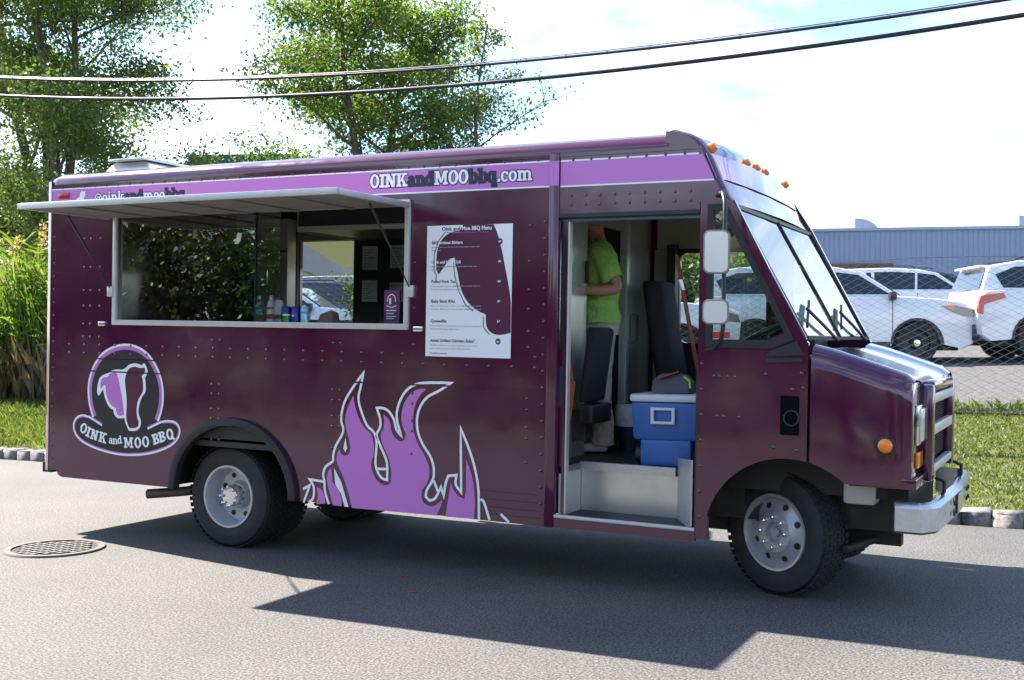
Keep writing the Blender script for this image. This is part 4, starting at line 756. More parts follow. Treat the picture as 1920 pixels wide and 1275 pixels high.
# bulkhead between kitchen and cab
part(MB().box(2.455,2.475,.085,.74,.785,2.655),'bulkhead',STEEL); part(MB().box(2.455,2.475,1.49,W-.08,FL,2.655),'bulkhead',STEEL); part(MB().box(2.45,2.48,.741,1.489,2.36,2.655),'bulkhead_header',INNER)
part(MB().box(2.44,2.50,1.43,1.489,FL,2.655),'bulkhead_post',ALU,bevel=.004); part(MB().tube([(2.476,1.62,1.55),(2.51,1.62,1.56),(2.51,1.62,1.75),(2.476,1.62,1.76)],.006,6),'bulkhead_handle',CHROME); part(MB().box(2.476,2.49,.70,.735,1.95,2.10),'door_latch',DARKM)
part(MB().box(2.52,3.48,W-.058,W-.04,2.275,2.65),'cab_wall_lining',INNER); part(MB().box(2.50,2.66,W-.062,W-.038,.80,2.27),'cab_wall_lining',INNER); part(MB().box(2.56,3.50,W-.055,W-.037,.80,1.52),'driver_door_lining',DARKIN)
# step well
sw=part(MB().box(2.62,3.48,.005,.36,.455,.475),'step_floor',BLACKR); SHEET=mat('scuffed_sheet_metal',(.66,.66,.64),.30,.85,noise=(5,.5,(.50,.50,.49)),bump=(3,.10,.03))
part(MB().box(2.622,3.478,.361,.368,.476,.735),'step_riser',SHEET,sw); part(MB().box(2.608,2.62,.04,.36,.476,FL),'step_side',ALU,sw)
part(MB().box(2.62,3.26,.340,.376,.737,.789),'step_nosing',mat('tread_plate',(.55,.56,.57),.35,.6,bump=(60,.35,.01,1)),sw); part(MB().box(2.60,3.498,-.012,.02,.472,.492),'door_sill',ALU,sw,bevel=.003); part(MB().box(2.60,3.50,-.006,.03,.415,.470),'sill_skirt',PAINT,sw)
b=MB().add([(3.27,.36,.476),(3.46,.03,.476),(3.46,.03,.88),(3.27,.36,.85),(3.28,.365,.476),(3.47,.035,.476),(3.47,.035,.88),(3.28,.365,.85)],[(0,1,2,3),(4,5,6,7),(0,1,5,4),(1,2,6,5),(2,3,7,6),(3,0,4,7)]); part(b,'step_side',ALU,sw)
part(MB().box(3.48,3.497,.036,.50,.475,1.50),'kick_panel',DARKIN)
# driver seat, jump seat, dash and steering wheel
ds=part(MB().add([(x+dx,y,z) for (x,z,dx) in((2.80,1.22,0),(2.72,1.62,0),(2.66,2.0,0)) for y,dx in((1.36,0),(1.42,.10),(1.74,.10),(1.80,0),(1.74,-.05),(1.42,-.05))],[(i*6+k,i*6+(k+1)%6,(i+1)*6+(k+1)%6,(i+1)*6+k) for i in range(2) for k in range(6)]+[tuple(range(6)),tuple(range(12,18))]),'driver_seat_back',FABRIC,bevel=.03,smooth=50)
part(MB().box(2.74,3.22,1.34,1.82,1.10,1.24),'driver_seat_cushion',FABRIC,bevel=.04); part(MB().box(2.82,3.12,1.42,1.74,FL,1.10),'driver_seat_base',BLACKP)
part(MB().add([(2.56,.42,1.16),(2.60,.42,1.16),(2.68,.42,1.64),(2.62,.42,1.66),(2.56,.80,1.16),(2.60,.80,1.16),(2.68,.76,1.64),(2.62,.76,1.66)],[(0,1,2,3),(4,5,6,7),(0,1,5,4),(1,2,6,5),(2,3,7,6),(3,0,4,7)]),'jump_seat_back',FABRIC,bevel=.025,smooth=50)
part(MB().box(2.56,2.66,.44,.78,1.02,1.15),'jump_seat_cushion',BLACKP,bevel=.02); part(MB().box(2.48,2.58,.52,.62,.90,1.10),'jump_seat_bracket',DARKM)
part(MB().tube([(2.50,.30,2.0),(2.53,.32,1.5),(2.56,.34,1.28)],.010,5),'jump_belt',BELT); part(MB().add([(2.55,.30,1.30),(2.57,.36,1.30),(2.52,.24,1.06),(2.56,.32,1.05)],[(0,1,3,2)]),'jump_belt_tail',BELT)
part(MB().bar((2.70,1.95,2.22),(2.90,1.88,1.36),.045,.006),'driver_belt',BELT); part(MB().box(2.63,2.70,1.92,2.0,FL,2.3),'belt_pillar',BLACKP); part(MB().bar((2.74,1.925,2.03),(2.765,1.915,1.95),.035,.012),'belt_buckle',CHROME)
part(MB().box(3.72,4.10,.08,W-.08,1.18,1.50),'dashboard',BLACKP,bevel=.03); part(MB().box(3.66,3.90,1.30,1.72,1.50,1.62),'instrument_hood',BLACKP,bevel=.03)
sq=MB(); ring=[(.205*math.cos(a),.205*math.sin(a),0) for a in rng(0,2*math.pi,33)]; sq.tube(ring,.015,8,cap=False); st_=part(sq,'steering_wheel',BLACKP,smooth=60); st_.location=(3.50,1.50,1.62); st_.rotation_euler=(0,rad(-28),0)
b=MB(); b.bar((-.2,0,0),(.2,0,0),.03,.015); b.bar((0,-.2,0),(0,0,0),.03,.015); b.tube([(0,0,.01),(0,0,-.25)],.03,8); o=b.build('steering_spokes',BLACKP,st_)
# ---------------------------------------------------------------- graphics
SL=Vector((0,0))
def offset_convex(P,g):
    n=len(P); A=sum(P[i][0]*P[(i+1)%n][1]-P[(i+1)%n][0]*P[i][1] for i in range(n)); P=P if A>0 else P[::-1]; out=[]
    for i in range(n):
        a,p,c=Vector(P[i-1]),Vector(P[i]),Vector(P[(i+1)%n]); d1=(p-a).normalized();d2=(c-p).normalized(); n1=Vector((d1.y,-d1.x));n2=Vector((d2.y,-d2.x)); m=n1+n2; m=m.normalized()
        L=g/max(m.dot(n1),.35); q=p+m*L; out.append((q.x,q.y))
    return out
R_=lambda x0,y0,x1,y1:('p',[(x0,y0),(x1,y0),(x1,y1),(x0,y1)])
Pq=lambda *p:('p',list(p))
def ring(cx,cy,rx,ry,tx,ty,a0=0,a1=360): return('r',cx,cy,rx,ry,tx,ty,a0,a1)
GL={
'O':(.86,[ring(.43,.5,.43,.53,.25,.17)]),'Q':(.9,[ring(.43,.5,.43,.53,.25,.17),Pq((.45,.28),(.62,.36),(.98,-.06),(.72,-.14))]),
'I':(.54,[R_(.14,0,.40,1),R_(0,0,.54,.17),R_(0,.83,.54,1)]),
'N':(1.02,[R_(.10,0,.30,1),R_(.68,0,.88,1),Pq((.10,1),(.40,1),(.88,0),(.60,0)),R_(0,0,.42,.16),R_(0,.84,.3,1),R_(.56,.84,1.0,1)]),
'K':(1.0,[R_(.10,0,.36,1),R_(0,0,.46,.16),R_(0,.84,.46,1),Pq((.33,.38),(.60,.97),(.86,.97),(.42,.36)),Pq((.40,.62),(.60,.62),(.94,.05),(.66,.05)),R_(.52,.84,.97,1),R_(.56,0,1.0,.16)]),
'M':(1.2,[R_(.10,0,.30,1),R_(.86,0,1.06,1),Pq((.10,1),(.38,1),(.66,.15),(.50,.15)),Pq((1.06,1),(.78,1),(.50,.15),(.66,.15)),R_(0,0,.42,.16),R_(.74,0,1.18,.16),R_(0,.84,.3,1),R_(.88,.84,1.18,1)]),
'B':(.86,[R_(.10,0,.36,1),R_(0,0,.45,.16),R_(0,.84,.45,1),R_(.3,.44,.45,.58),ring(.42,.75,.36,.25,.23,.14,-90,90),ring(.42,.28,.42,.28,.24,.15,-90,90)]),
'o':(.70,[ring(.34,.36,.34,.38,.21,.13)]),'c':(.64,[ring(.34,.36,.34,.38,.21,.13,40,320),R_(.46,.46,.60,.68)]),
'a':(.74,[ring(.28,.22,.28,.24,.19,.12),R_(.38,0,.60,.5),R_(.38,0,.74,.13),ring(.31,.46,.29,.27,.21,.13,0,165)]),
'n':(.84,[R_(.10,0,.31,.72),R_(0,0,.40,.13),R_(0,.60,.25,.72),ring(.42,.42,.32,.31,.21,.15,0,150),R_(.53,0,.74,.43),R_(.46,0,.83,.13)]),
'm':(1.26,[R_(.10,0,.31,.72),R_(0,0,.40,.13),R_(0,.60,.25,.72),ring(.40,.42,.30,.31,.21,.15,0,150),R_(.49,0,.70,.43),R_(.44,0,.78,.13),ring(.80,.42,.32,.31,.21,.15,0,150),R_(.91,0,1.12,.43),R_(.85,0,1.22,.13)]),
'd':(.80,[ring(.32,.36,.32,.38,.20,.13),R_(.46,0,.67,1.0),R_(.32,.88,.6,1.0),R_(.46,0,.80,.13)]),
'b':(.80,[ring(.46,.36,.32,.38,.20,.13),R_(.11,0,.32,1.0),R_(0,.88,.3,1.0)]),
'q':(.80,[ring(.32,.36,.32,.38,.20,.13),R_(.46,-.3,.67,.72),R_(.36,-.3,.78,-.18)]),
'i':(.44,[R_(.10,0,.31,.72),R_(0,0,.42,.13),R_(0,.60,.25,.72),R_(.09,.82,.32,1.0)]),
'k':(.82,[R_(.10,0,.31,1),R_(0,0,.40,.13),R_(0,.88,.25,1),Pq((.28,.28),(.5,.70),(.72,.70),(.38,.26)),Pq((.34,.42),(.5,.44),(.8,.02),(.56,.02)),R_(.44,.60,.8,.72),R_(.5,0,.84,.13)]),
'.':(.30,[R_(.04,0,.26,.22)]),'@':(1.0,[ring(.48,.36,.48,.52,.12,.11,-50,290),ring(.46,.36,.24,.25,.12,.10),R_(.62,.14,.74,.62)]),' ':(.35,[])}
def glyph(mb,ch,ox,oz,sc,y,ang=0,g=0,wx=1.0):
    c,s=math.cos(ang),math.sin(ang); k=0
    tr=lambda p:(ox+(p[0]*wx*c-p[1]*s)*sc,oz+(p[0]*wx*s+p[1]*c)*sc)
    for e in GL[ch][1]:
        k+=1; yy=y-.00004*k
        if e[0]=='p': mb.flat([tr(p) for p in (offset_convex(e[1],g) if g else e[1])],yy)
        else:
            _,cx,cy,rx,ry,tx,ty,a0,a1=e; n=24; A=rng(rad(a0),rad(a1),n); o=len(mb.v)
            for a in A:
                for q in((rx+g,ry+g),(max(rx-tx-g,.02),max(ry-ty-g,.02))):
                    p=tr((cx+q[0]*math.cos(a),cy+q[1]*math.sin(a))); mb.v.append((p[0],yy,p[1]))
            for i in range(n-1): mb.f.append((o+2*i,o+2*i+2,o+2*i+3,o+2*i+1))
def word(segs,x0,z0,length,sc,y,parent,wx=1.0):
    tot=sum(GL[c][0] for t,_ in segs for c in t)*sc; wx=length/tot; x=x0
    for t,m in segs:
        for c in t:
            ob=MB(); ob.keep=True; glyph(ob,c,x,z0,sc,y,g=.075,wx=wx); lo_=ob.build('letter_outline',NAVYV,parent)
            lb=MB(); lb.keep=True; glyph(lb,c,x,z0,sc,y-.0007,wx=wx); lb.build('letter',m,parent); x+=GL[c][0]*sc*wx
# pink band with its white pin lines
for nm,x0,x1,dz in(('band',X0+.065,2.531,0),('band',2.605,3.49,-.004)):
    zt,zb=2.668+dz,2.524+dz; xe0=0;
    st_=part(MB().flat([(x0,zb),(x1+(.09 if x0>2 else 0),zb),(x1+(.02 if x0>2 else 0),zt),(x0,zt)],-.0022),'pink_band',PINK)
    for z in(zb-.006,zt+.006): part(MB().flat([(x0,z-.005),(x1+((2.66-z)*.6 if x0>2 else 0),z-.005),(x1+((2.66-z)*.6 if x0>2 else 0),z+.005),(x0,z+.005)],-.0024),'pin_line',WHITEV,st_)
    if x0<2: word([('OINK',WHITEV),('and',NAVYV),('MOO',WHITEV),('bbq',NAVYV),('.com',WHITEV)],1.20,2.562,1.215,.090,-.003,st_); word([('@oink',WHITEV),('and',NAVYV),('moo',WHITEV),('bbq',NAVYV)],-1.35,2.552,.92,.085,-.003,st_); part(MB().flat([(-1.55+.11*x,2.555+.10*z) for x,z in bird],-.003),'bird_emblem',WHITEV,st_)
part(MB().flat([(2.533,2.52),(2.599,2.52),(2.599,2.672),(2.533,2.672)],-.0135),'pink_band',PINK)
part(MB().box(-1.74,-1.62,-.014,-.003,2.60,2.645),'clearance_light',REDL,bevel=.004)
# round emblem with hat brim
_e=(DOME[0],BRIM[0],BRIM[-1],DOME[-1]); DOME=smooth_path(DOME); BRIM=smooth_path(BRIM); HEADW,HEADP,HEADM=[smooth_path(P,True) for P in(HEADW,HEADP,HEADM)]; MSHAPE=smooth_path(MSHAPE,True)
lg=part(MB().flat(DOME+[(_e[2][0],_e[2][1]-.02),(_e[1][0],_e[1][1]-.02)],-.0012),'emblem',BLACKV); MB().flat(BRIM,-.0016).build('brim',BLACKV,lg)
def inset(P,d):
    c=Vector((sum(p[0] for p in P)/len(P),sum(p[1] for p in P)/len(P))); out=[]
    for i,p in enumerate(P):
        a=Vector(P[max(i-1,0)]);b_=Vector(P[min(i+1,len(P)-1)]); t=(b_-a).normalized(); nn=Vector((t.y,-t.x)); 
        if nn.dot(c-Vector(p))<0:nn=-nn
        out.append((p[0]+nn.x*d,p[1]+nn.y*d))
    return out
MB().ribbon(DOME,.018,-.0020).build('dome_outline',WHITEV,lg); MB().ribbon(inset(DOME,.023),.026,-.0018).build('dome_inline',PINK,lg)
MB().ribbon(BRIM,.014,-.0024).build('brim_outline',WHITEV,lg); MB().ribbon(inset(BRIM,.011),.010,-.0022).build('brim_inline',PINK,lg)
MB().flat(HEADW,-.0026).build('animal_head',WHITEV,lg); MB().flat(HEADP,-.0030).build('pig_half',PINK,lg); MB().flat(HEADM,-.0030).build('cow_half',MAROONV,lg)
T=LOGOTXT
for i,(ch,x,z) in enumerate(T):
    lo=i<=3 and (0,3) or i<=6 and (4,6) or i<=9 and (7,9) or (10,12); a=T[max(i-1,lo[0])];b_=T[min(i+1,lo[1])]; ang=math.atan2(b_[2]-a[2],b_[1]-a[1]); sc=.080 if ch.isupper() else .060
    tb=MB(); tb.keep=True; wch=GL[ch][0]*1.02; hh=.5 if ch.isupper() else .36; glyph(tb,ch,x-(wch/2*math.cos(ang)-hh*math.sin(ang))*sc,z-(wch/2*math.sin(ang)+hh*math.cos(ang))*sc,sc,-.0030,ang,wx=1.02); tb.build('letter',WHITEV,lg)

# flames
FP1,FP2,FP3,FP4=[smooth_path(P,True) for P in(FP1,FP2,FP3,FP4)]
fl=part(MB().flat(FP1,-.0022),'flame_graphic',PINK)
for P in(FP2,FP3,FP4): MB().flat(P,-.0022).build('flame_tongue',PINK,fl)
for i,P in enumerate(FW): MB().ribbon(smooth_path(P),.0175,-.0026-.0001*i).build('flame_outline',WHITEV,fl)
for P in FWP: MB().flat(P,-.0038).build('flame_drop',WHITEV,fl)
# menu board
mn=part(MB().plate([(1.655,1.446),(2.279,1.446),(2.281,2.296),(1.655,2.296)],(),-.004,-.0005),'menu_board',mat('menu_board_white',(.80,.81,.83),.45))
MB().flat(MSHAPE,-.0046).build('cow_silhouette',MAROONV,mn)
for P in MLINES: MB().ribbon(P,.006,-.0048).build('silhouette_line',BLACKV,mn)
def text(s,x,z,h,m,parent,width=None,bold=0,y=-.0052,align='LEFT',name='menu_text'):
    cu=bpy.data.curves.new('t','FONT'); cu.body=s; cu.size=1; cu.align_x=align; cu.offset=bold; cu.resolution_u=2; o=bpy.data.objects.new('t',cu); COL.objects.link(o); bpy.context.view_layer.update()
    me=bpy.data.meshes.new_from_object(o.evaluated_get(bpy.context.evaluated_depsgraph_get())); bpy.data.objects.remove(o)
    co_=np.empty(len(me.vertices)*3); me.vertices.foreach_get('co',co_); co_=co_.reshape(-1,3); w0=np.ptp(co_[:,0]) or 1; sx=(width/w0) if width else h*1.4; sz=h*1.4
    q=np.stack([x+co_[:,0]*sx,np.full(len(co_),y),z+co_[:,1]*sz],1); me.vertices.foreach_set('co',q.reshape(-1)); me.materials.clear(); me.materials.append(m); me.update()
    ob=bpy.data.objects.new(name,me); COL.objects.link(ob); ob.parent=parent; return ob
def smudge(x,z,w_,h,m):
    # print too blurred to read in the photograph: plain strokes of word length, no letters
    r_=random.Random(int(z*9973)); q=x
    while q<x+w_-.01:
        l=min(r_.uniform(.014,.04),x+w_-q); MB().flat([(q,z+h*.2),(q+l,z+h*.2),(q+l,z+h*.75),(q,z+h*.75)],-.0052).build('blurred_print',m,mn); q+=l+.006
text('Oink and',1.765,2.262,.026,BLACKV,mn,.135,.02); text('Moo BBQ Menu',1.915,2.262,.026,WHITEV,mn,.215,.02)
smudge(1.80,2.244,.10,.009,PINK); text('are served daily on the truck!',1.905,2.244,.009,PINK,mn,.205)
# heading (dark part, its width, white part over the silhouette, its width), then lines of (legible words, width, length of the illegible rest)
ROW=[(2.176,'BBQ',.045,'Brisket Sliders',.178,[('',0,.36),('',0,.07)]),(2.05,'O',.016,'ink and Moo Chili',.195,[('',0,.34),('',0,.07)]),(1.924,'Pulled Pork Tac',.182,'os',.024,[('Topped with chipotle',.155,.20),('Served with black bean salad',.215,0)]),(1.796,'Baby Back Ribs',.178,'',0,[('Slow-smoked, dry-rubbed and',.225,.15),('and Moo BBQ Sauce. Served with',.24,.13)]),(1.668,'Quesadilla',.118,'',0,[('Goat cheese, monterey jack and roasted red peppers',.38,0),('Served with black bean salad',.215,0)]),(1.541,'Asian Grilled Chicken Salad*',.335,'',0,[('Grilled chicken on a bed of greens with fresh',.345,0),('mint. Served with a sweet lime dressing.',.305,0)])]
for z,a,wa,c,wc,ds_ in ROW:
    text(a,1.692,z,.019,BLACKV,mn,wa,.022)
    if c: text(c,1.692+wa+.006,z,.019,WHITEV,mn,wc,.022)
    for k,(l,wl,rest) in enumerate(ds_):
        zz=z-.026-.021*k
        if l: text(l,1.692,zz,.0105,GREYV,mn,wl)
        if rest: smudge(1.692+wl+(.008 if l else 0),zz,rest,.0105,GREYV)
text('*contains peanuts',1.688,1.463,.010,BLACKV,mn,.13,.015)
for i,(s,x,z) in enumerate(MPRICE):
    MB().flat(rarc(x,z,.019,.019,0,345,24),-.0050).build('price_disc',BLACKV if i in(0,5) else NAVYV,mn); text(s,x,z-.007,.013,WHITEV,mn,.020,.02,-.0056,'CENTER','price')
# ================================================================ THINGS IN THE TRUCK
def T(o,*p): o.location=TW(*p); return o
# cooler
BLUEP=mat('blue_plastic',(.035,.13,.42),.4,bump=(30,.1,.004)); WHP=mat('white_lid_plastic',(.66,.68,.72),.4)
ck=empty('cooler',TW(2.95,.42,.782)); tag(ck,'blue wheeled picnic cooler with white lid standing on the cab floor','cooler')
MB().add([(.0,.0,.16),(.43,.0,.16),(.43,.36,.16),(.0,.36,.16),(-.012,-.012,.40),(.442,-.012,.40),(.442,.372,.40),(-.012,.372,.40)],[(0,1,2,3),(4,5,6,7),(0,1,5,4),(1,2,6,5),(2,3,7,6),(3,0,4,7)]).build('body',BLUEP,ck,bevel=.018)
MB().box(.048,.382,.004,.355,.0,.165).build('base',BLUEP,ck,bevel=.012); MB().box(-.018,.448,-.018,.378,.402,.452).build('lid',WHP,ck,bevel=.018)
MB().plate([(.13,.265),(.29,.265),(.29,.37),(.13,.37)],[(.155,.285),(.265,.285),(.265,.35),(.155,.35)] and [[(.152,.283),(.268,.283),(.268,.352),(.152,.352)]],-.034,-.014).build('handle',WHP,ck,bevel=.004)
for x in(.02,.40): MB().lathe([(.0,-.02),(.06,-.02),(.065,0),(.06,.02),(0,.02)],18,'x',(x,.10,.065)).build('wheel',BLACKP,ck,smooth=40)
# lunch bag on the cooler
bgb=MB().add([(.0,.0,0),(.26,.0,0),(.26,.18,0),(0,.18,0),(.0,.03,.09),(.25,.03,.08),(.25,.16,.08),(.0,.16,.09),(.05,.06,.13),(.21,.06,.125),(.21,.13,.125),(.05,.13,.13)],[(0,1,2,3),(0,1,5,4),(1,2,6,5),(2,3,7,6),(3,0,4,7),(4,5,9,8),(5,6,10,9),(6,7,11,10),(7,4,8,11),(8,9,10,11)])
bo=bgb.build('lunch_bag',mat('grey_bag',(.10,.10,.13),.8,bump=(14,.5,.02)),bevel=.02); T(bo,3.04,.47,1.235); tag(bo,'grey soft lunch bag with red strap lying on the cooler lid','bag')
MB().bar((.05,.02,.10),(.17,.055,.142),.05,.008).build('strap',mat('red_strap',(.5,.04,.04),.7),bo); MB().tube([(.215,.03,.11),(.255,.02,.085),(.262,.01,.04)],.008,6).build('piping',mat('lime_piping',(.35,.6,.05),.6),bo)
# bin with bag
bn=MB().lathe([(0,0),(.085,0),(.105,.30),(.098,.30),(.08,.01)],18,'z').build('waste_bin',mat('navy_bin',(.012,.018,.05),.5),smooth=50); T(bn,2.60,1.30,.782); tag(bn,'small dark blue bin lined with a white plastic bag','bin')
MB().lathe([(.110,.17),(.114,.24),(.112,.315),(.098,.32),(.09,.25)],18,'z').build('bin_liner',mat('white_bag',(.55,.58,.66),.45,bump=(18,.6,.03)),bn,smooth=50)
# counter goods
CT=1.647
def cyl(name,x,y,prof,m,label,cat,sub=(),group=None):
    o=MB().lathe(prof,20,'z').build(name,m,smooth=40); T(o,x,y,CT); tag(o,label,cat,group)
    for nm,pr,mm in sub: MB().lathe(pr,20,'z').build(nm,mm,o,smooth=40)
    return o
can=[(0,0),(.024,0),(.032,.008),(.032,.112),(.026,.121),(0,.119)]
GREENC=mat('green_print',(.02,.30,.06),.3,.3); BLUEC=mat('blue_print',(.012,.03,.28),.3,.3); LBC=mat('light_blue_print',(.25,.55,.70),.3,.3); REDC=mat('red_print',(.55,.03,.03),.5); CLEARB=glass('bottle_plastic',(.85,.90,.92),.05)
for x,m,lab,sub in((.425,BLUEC,'blue and green soda can on the serving counter',[('green_band',[(.0325,.010),(.0325,.055)],GREENC),('white_swoosh',[(.0328,.055),(.0328,.066)],WHITEV)]),(.505,BLUEC,'dark blue soda can with red, white and blue emblem on the serving counter',[]),(.585,LBC,'pale blue drink can on the serving counter',[('grey_band',[(.0325,.070),(.0325,.085)],GREYV)])):
    o=cyl('soda_can',x,.12,can,m,lab,'can',sub)
    if m is BLUEC and not sub:
        for nm,zz,mm in(('emblem_top',(.058,.082),REDC),('emblem_middle',(.051,.058),WHITEV)):
            b=MB(); A=rng(rad(-125),rad(-75),6); b.v=[(.0327*math.cos(a),.0327*math.sin(a),z) for z in zz for a in A]; b.f=[(i,i+1,7+i,6+i) for i in range(5)]; b.build(nm,mm,o)
SAUCE=mat('sauce_brown',(.10,.045,.03),.3)
cyl('sauce_bottle',.27,.14,[(0,0),(.034,0),(.036,.01),(.036,.12),(.020,.165),(.014,.17),(.014,.20),(0,.20)],WHP,'white squeeze bottle with red label on the serving counter','bottle',[('label_band',[(.0366,.03),(.0366,.065)],REDC),('label_band',[(.0366,.10),(.0366,.115)],REDC)])
cyl('sauce_bottle',.345,.13,[(0,0),(.033,0),(.035,.01),(.035,.13),(.024,.17),(.024,.20),(0,.20)],mat('pale_label',(.50,.45,.46),.4),'pale bottle with black cap between the squeeze bottle and the cans','bottle',[('cap',[(.026,.165),(.026,.205),(0,.206)],BLACKP),('label_band',[(.0355,.03),(.0355,.06)],SAUCE)])
cyl('water_bottle',.17,.13,[(0,0),(.03,0),(.032,.01),(.032,.12),(.016,.165),(.014,.19),(0,.19)],CLEARB,'clear plastic water bottle at the end of the row of drinks','bottle',[('cap',[(.015,.17),(.015,.195),(0,.195)],LBC),('label_band',[(.0325,.06),(.0325,.10)],mat('teal_label',(.10,.35,.40),.4))])
o=MB().add([(0,0,0),(.14,0,0),(.14,.1,0),(0,.1,0),(.02,.02,.07),(.12,.02,.10),(.13,.09,.08),(.01,.08,.06)],[(0,1,2,3),(0,1,5,4),(1,2,6,5),(2,3,7,6),(3,0,4,7),(4,5,6,7)]).build('paper_bag',mat('kraft_paper',(.14,.10,.08),.8),bevel=.008); T(o,.68,.12,CT); tag(o,'crumpled brown paper bag on the serving counter beside the cans','bag')
# flyer stand
fs=empty('flyer_holder',TW(1.30,.10,CT)); fs.rotation_euler=(0,RAKE,0); tag(fs,'clear leaflet holder with purple flyers at the window corner','leaflet holder')
MB().add([(-.075,0,0),(.075,0,0),(.075,.10,0),(-.075,.10,0),(-.075,-.005,.085),(.075,-.005,.085),(.075,.10,.085),(-.075,.10,.085)],[(0,1,2,3),(0,1,5,4),(1,2,6,5),(3,0,4,7),(2,3,7,6)]).build('tray',CLEARB,fs)
fly=MB().box(-.06,.065,.03,.045,.004,.235).build('flyer',mat('flyer_purple',(.12,.03,.13),.4),fs)
b=MB(); b.ribbon(rarc(.0,.165,.032,.042,-10,190,14),.006,.029); b.ribbon([(-.04,.13),(0,.118),(.04,.13)],.006,.0288); b.flat([(-.018,.14),(-.002,.14),(-.004,.185),(-.018,.178)],.0286); b.build('flyer_emblem',WHITEV,fly)
b=MB(); [b.flat([(-.04,z),(.04-.02*(k%2),z),(.04-.02*(k%2),z+.006),(-.04,z+.006)],.0288) for k,z in enumerate((.095,.075,.055,.04))]; b.build('flyer_rule',WHITEV,fly)
# papers taped to the dark wall
for x,z,hh,lab in((-.14,2.24,.21,'upper white sheet taped to the dark kitchen wall, beside the opening'),(.15,2.25,.20,'upper white sheet taped to the dark kitchen wall, next to the window frame'),(-.14,1.95,.19,'lower white sheet taped to the dark kitchen wall, beside the opening'),(.15,1.94,.17,'lower white sheet taped to the dark kitchen wall, behind the flyers')):
    p=MB().box(-.08,.08,-.003,0,-hh/2,hh/2).build('paper_sheet',PAPER); T(p,x,W-.0765,z); p.rotation_euler=(0,RAKE,0); tag(p,lab,'paper')
    b=MB(); [b.flat([(-.06,zz),(.05-.03*(k%3),zz),(.05-.03*(k%3),zz+.006),(-.06,zz+.006)],-.0034) for k,zz in enumerate(rng(hh*.33,-hh*.36,7))]; b.build('print_line',GREYV,p)
# ---------------------------------------------------------------- person
def skin(name,V,E,m,parent,sub=2,root=0):
    me=bpy.data.meshes.new(name); me.from_pydata([v[:3] for v in V],E,[]); o=bpy.data.objects.new(name,me); COL.objects.link(o)
    if parent:o.parent=parent
    md=o.modifiers.new('skin','SKIN'); md.use_smooth_shade=True
    me.skin_vertices or me.attributes; 
    if not me.skin_vertices:
        bm=bmesh.new(); bm.from_mesh(me); bm.verts.layers.skin.verify(); bm.to_mesh(me); bm.free()
    sv=me.skin_vertices[0].data
    for i,v in enumerate(V): r=v[3]; sv[i].radius=(r,v[4] if len(v)>4 else r); sv[i].use_root=(i==root)
    s=o.modifiers.new('sub','SUBSURF'); s.levels=sub; s.render_levels=sub; me.materials.append(m); return o
SKIN=mat('skin',(.42,.22,.15),.5); SHIRT=mat('green_shirt',(.30,.55,.12),.85,bump=(11,.9,.05)); KHAKI=mat('khaki_cloth',(.46,.41,.34),.9,bump=(12,.8,.05)); HAIR=mat('dark_hair',(.02,.014,.01),.7); SHOE=mat('white_shoe',(.55,.56,.58),.6)
# body coordinates: person faces -x, floor at z=0
PV=[(0,0,.95,.10,.13),(0,0,1.15,.10,.125),(-.005,0,1.33,.10,.14),(.0,0,1.46,.06,.07),(-.02,0,1.53,.05,.05),(-.035,0,1.60,.075,.07),(-.04,0,1.68,.088,.078),(-.035,0,1.745,.06,.055)]
PE=[(i,i+1) for i in range(7)]
def chain(start,pts):
    k=start
    for p in pts: PV.append(p); PE.append((k,len(PV)-1)); k=len(PV)-1
    return k
hands=[]
for s in(-1,1):
    chain(0,[(0,s*.09,.88,.088),(-.01,s*.10,.50,.058),(.02,s*.10,.10,.040),(-.06,s*.105,.045,.035),(-.16,s*.11,.035,.03)])
    h=chain(2,[(.0,s*.17,1.40,.058),(.06,s*.21,1.26,.05),(.12,s*.245,1.13,.045),(-.02,s*.25,1.12,.043),(-.16,s*.21,1.13,.031),(-.20,s*.20,1.135,.027)])
    px=chain(h,[(-.235,s*.195,1.14,.030,.022)])
    for k,(dy,L) in enumerate(((-.028,.060),(-.010,.072),(.010,.068),(.028,.052))):
        chain(px,[(-.265,s*.195+dy,1.142,.010),(-.265-L*.5,s*.195+dy*1.05,1.138,.009),(-.265-L,s*.195+dy*1.05,1.118,.0075)])
    chain(h,[(-.215,s*.195-s*.03,1.155,.011),(-.245,s*.195-s*.045,1.160,.009)])
PV.append((-.125,0,1.655,.012)); PE.append((6,len(PV)-1))
for s in(-1,1): PV.append((-.03,s*.088,1.66,.016)); PE.append((6,len(PV)-1))
pr_=empty('person',TW(2.47,1.03,.782),rad(25)); tag(pr_,'person in lime green t-shirt and khaki trousers standing in the truck doorway','person')
skin('body',PV,PE,SKIN,pr_)
for s in(-1,1):
    MB().lathe([(.0,-.007),(.008,-.004),(.0095,0),(.008,.004),(0,.007)],10,'x',(-.118,s*.032,1.675)).build('eye',mat('eye_white',(.7,.7,.7),.3) if s<0 else MATS['eye_white'],pr_,smooth=60)
MB().box(-.128,-.118,-.022,.022,1.612,1.62).build('mouth',mat('lips',(.35,.12,.10),.5),pr_,bevel=.003)
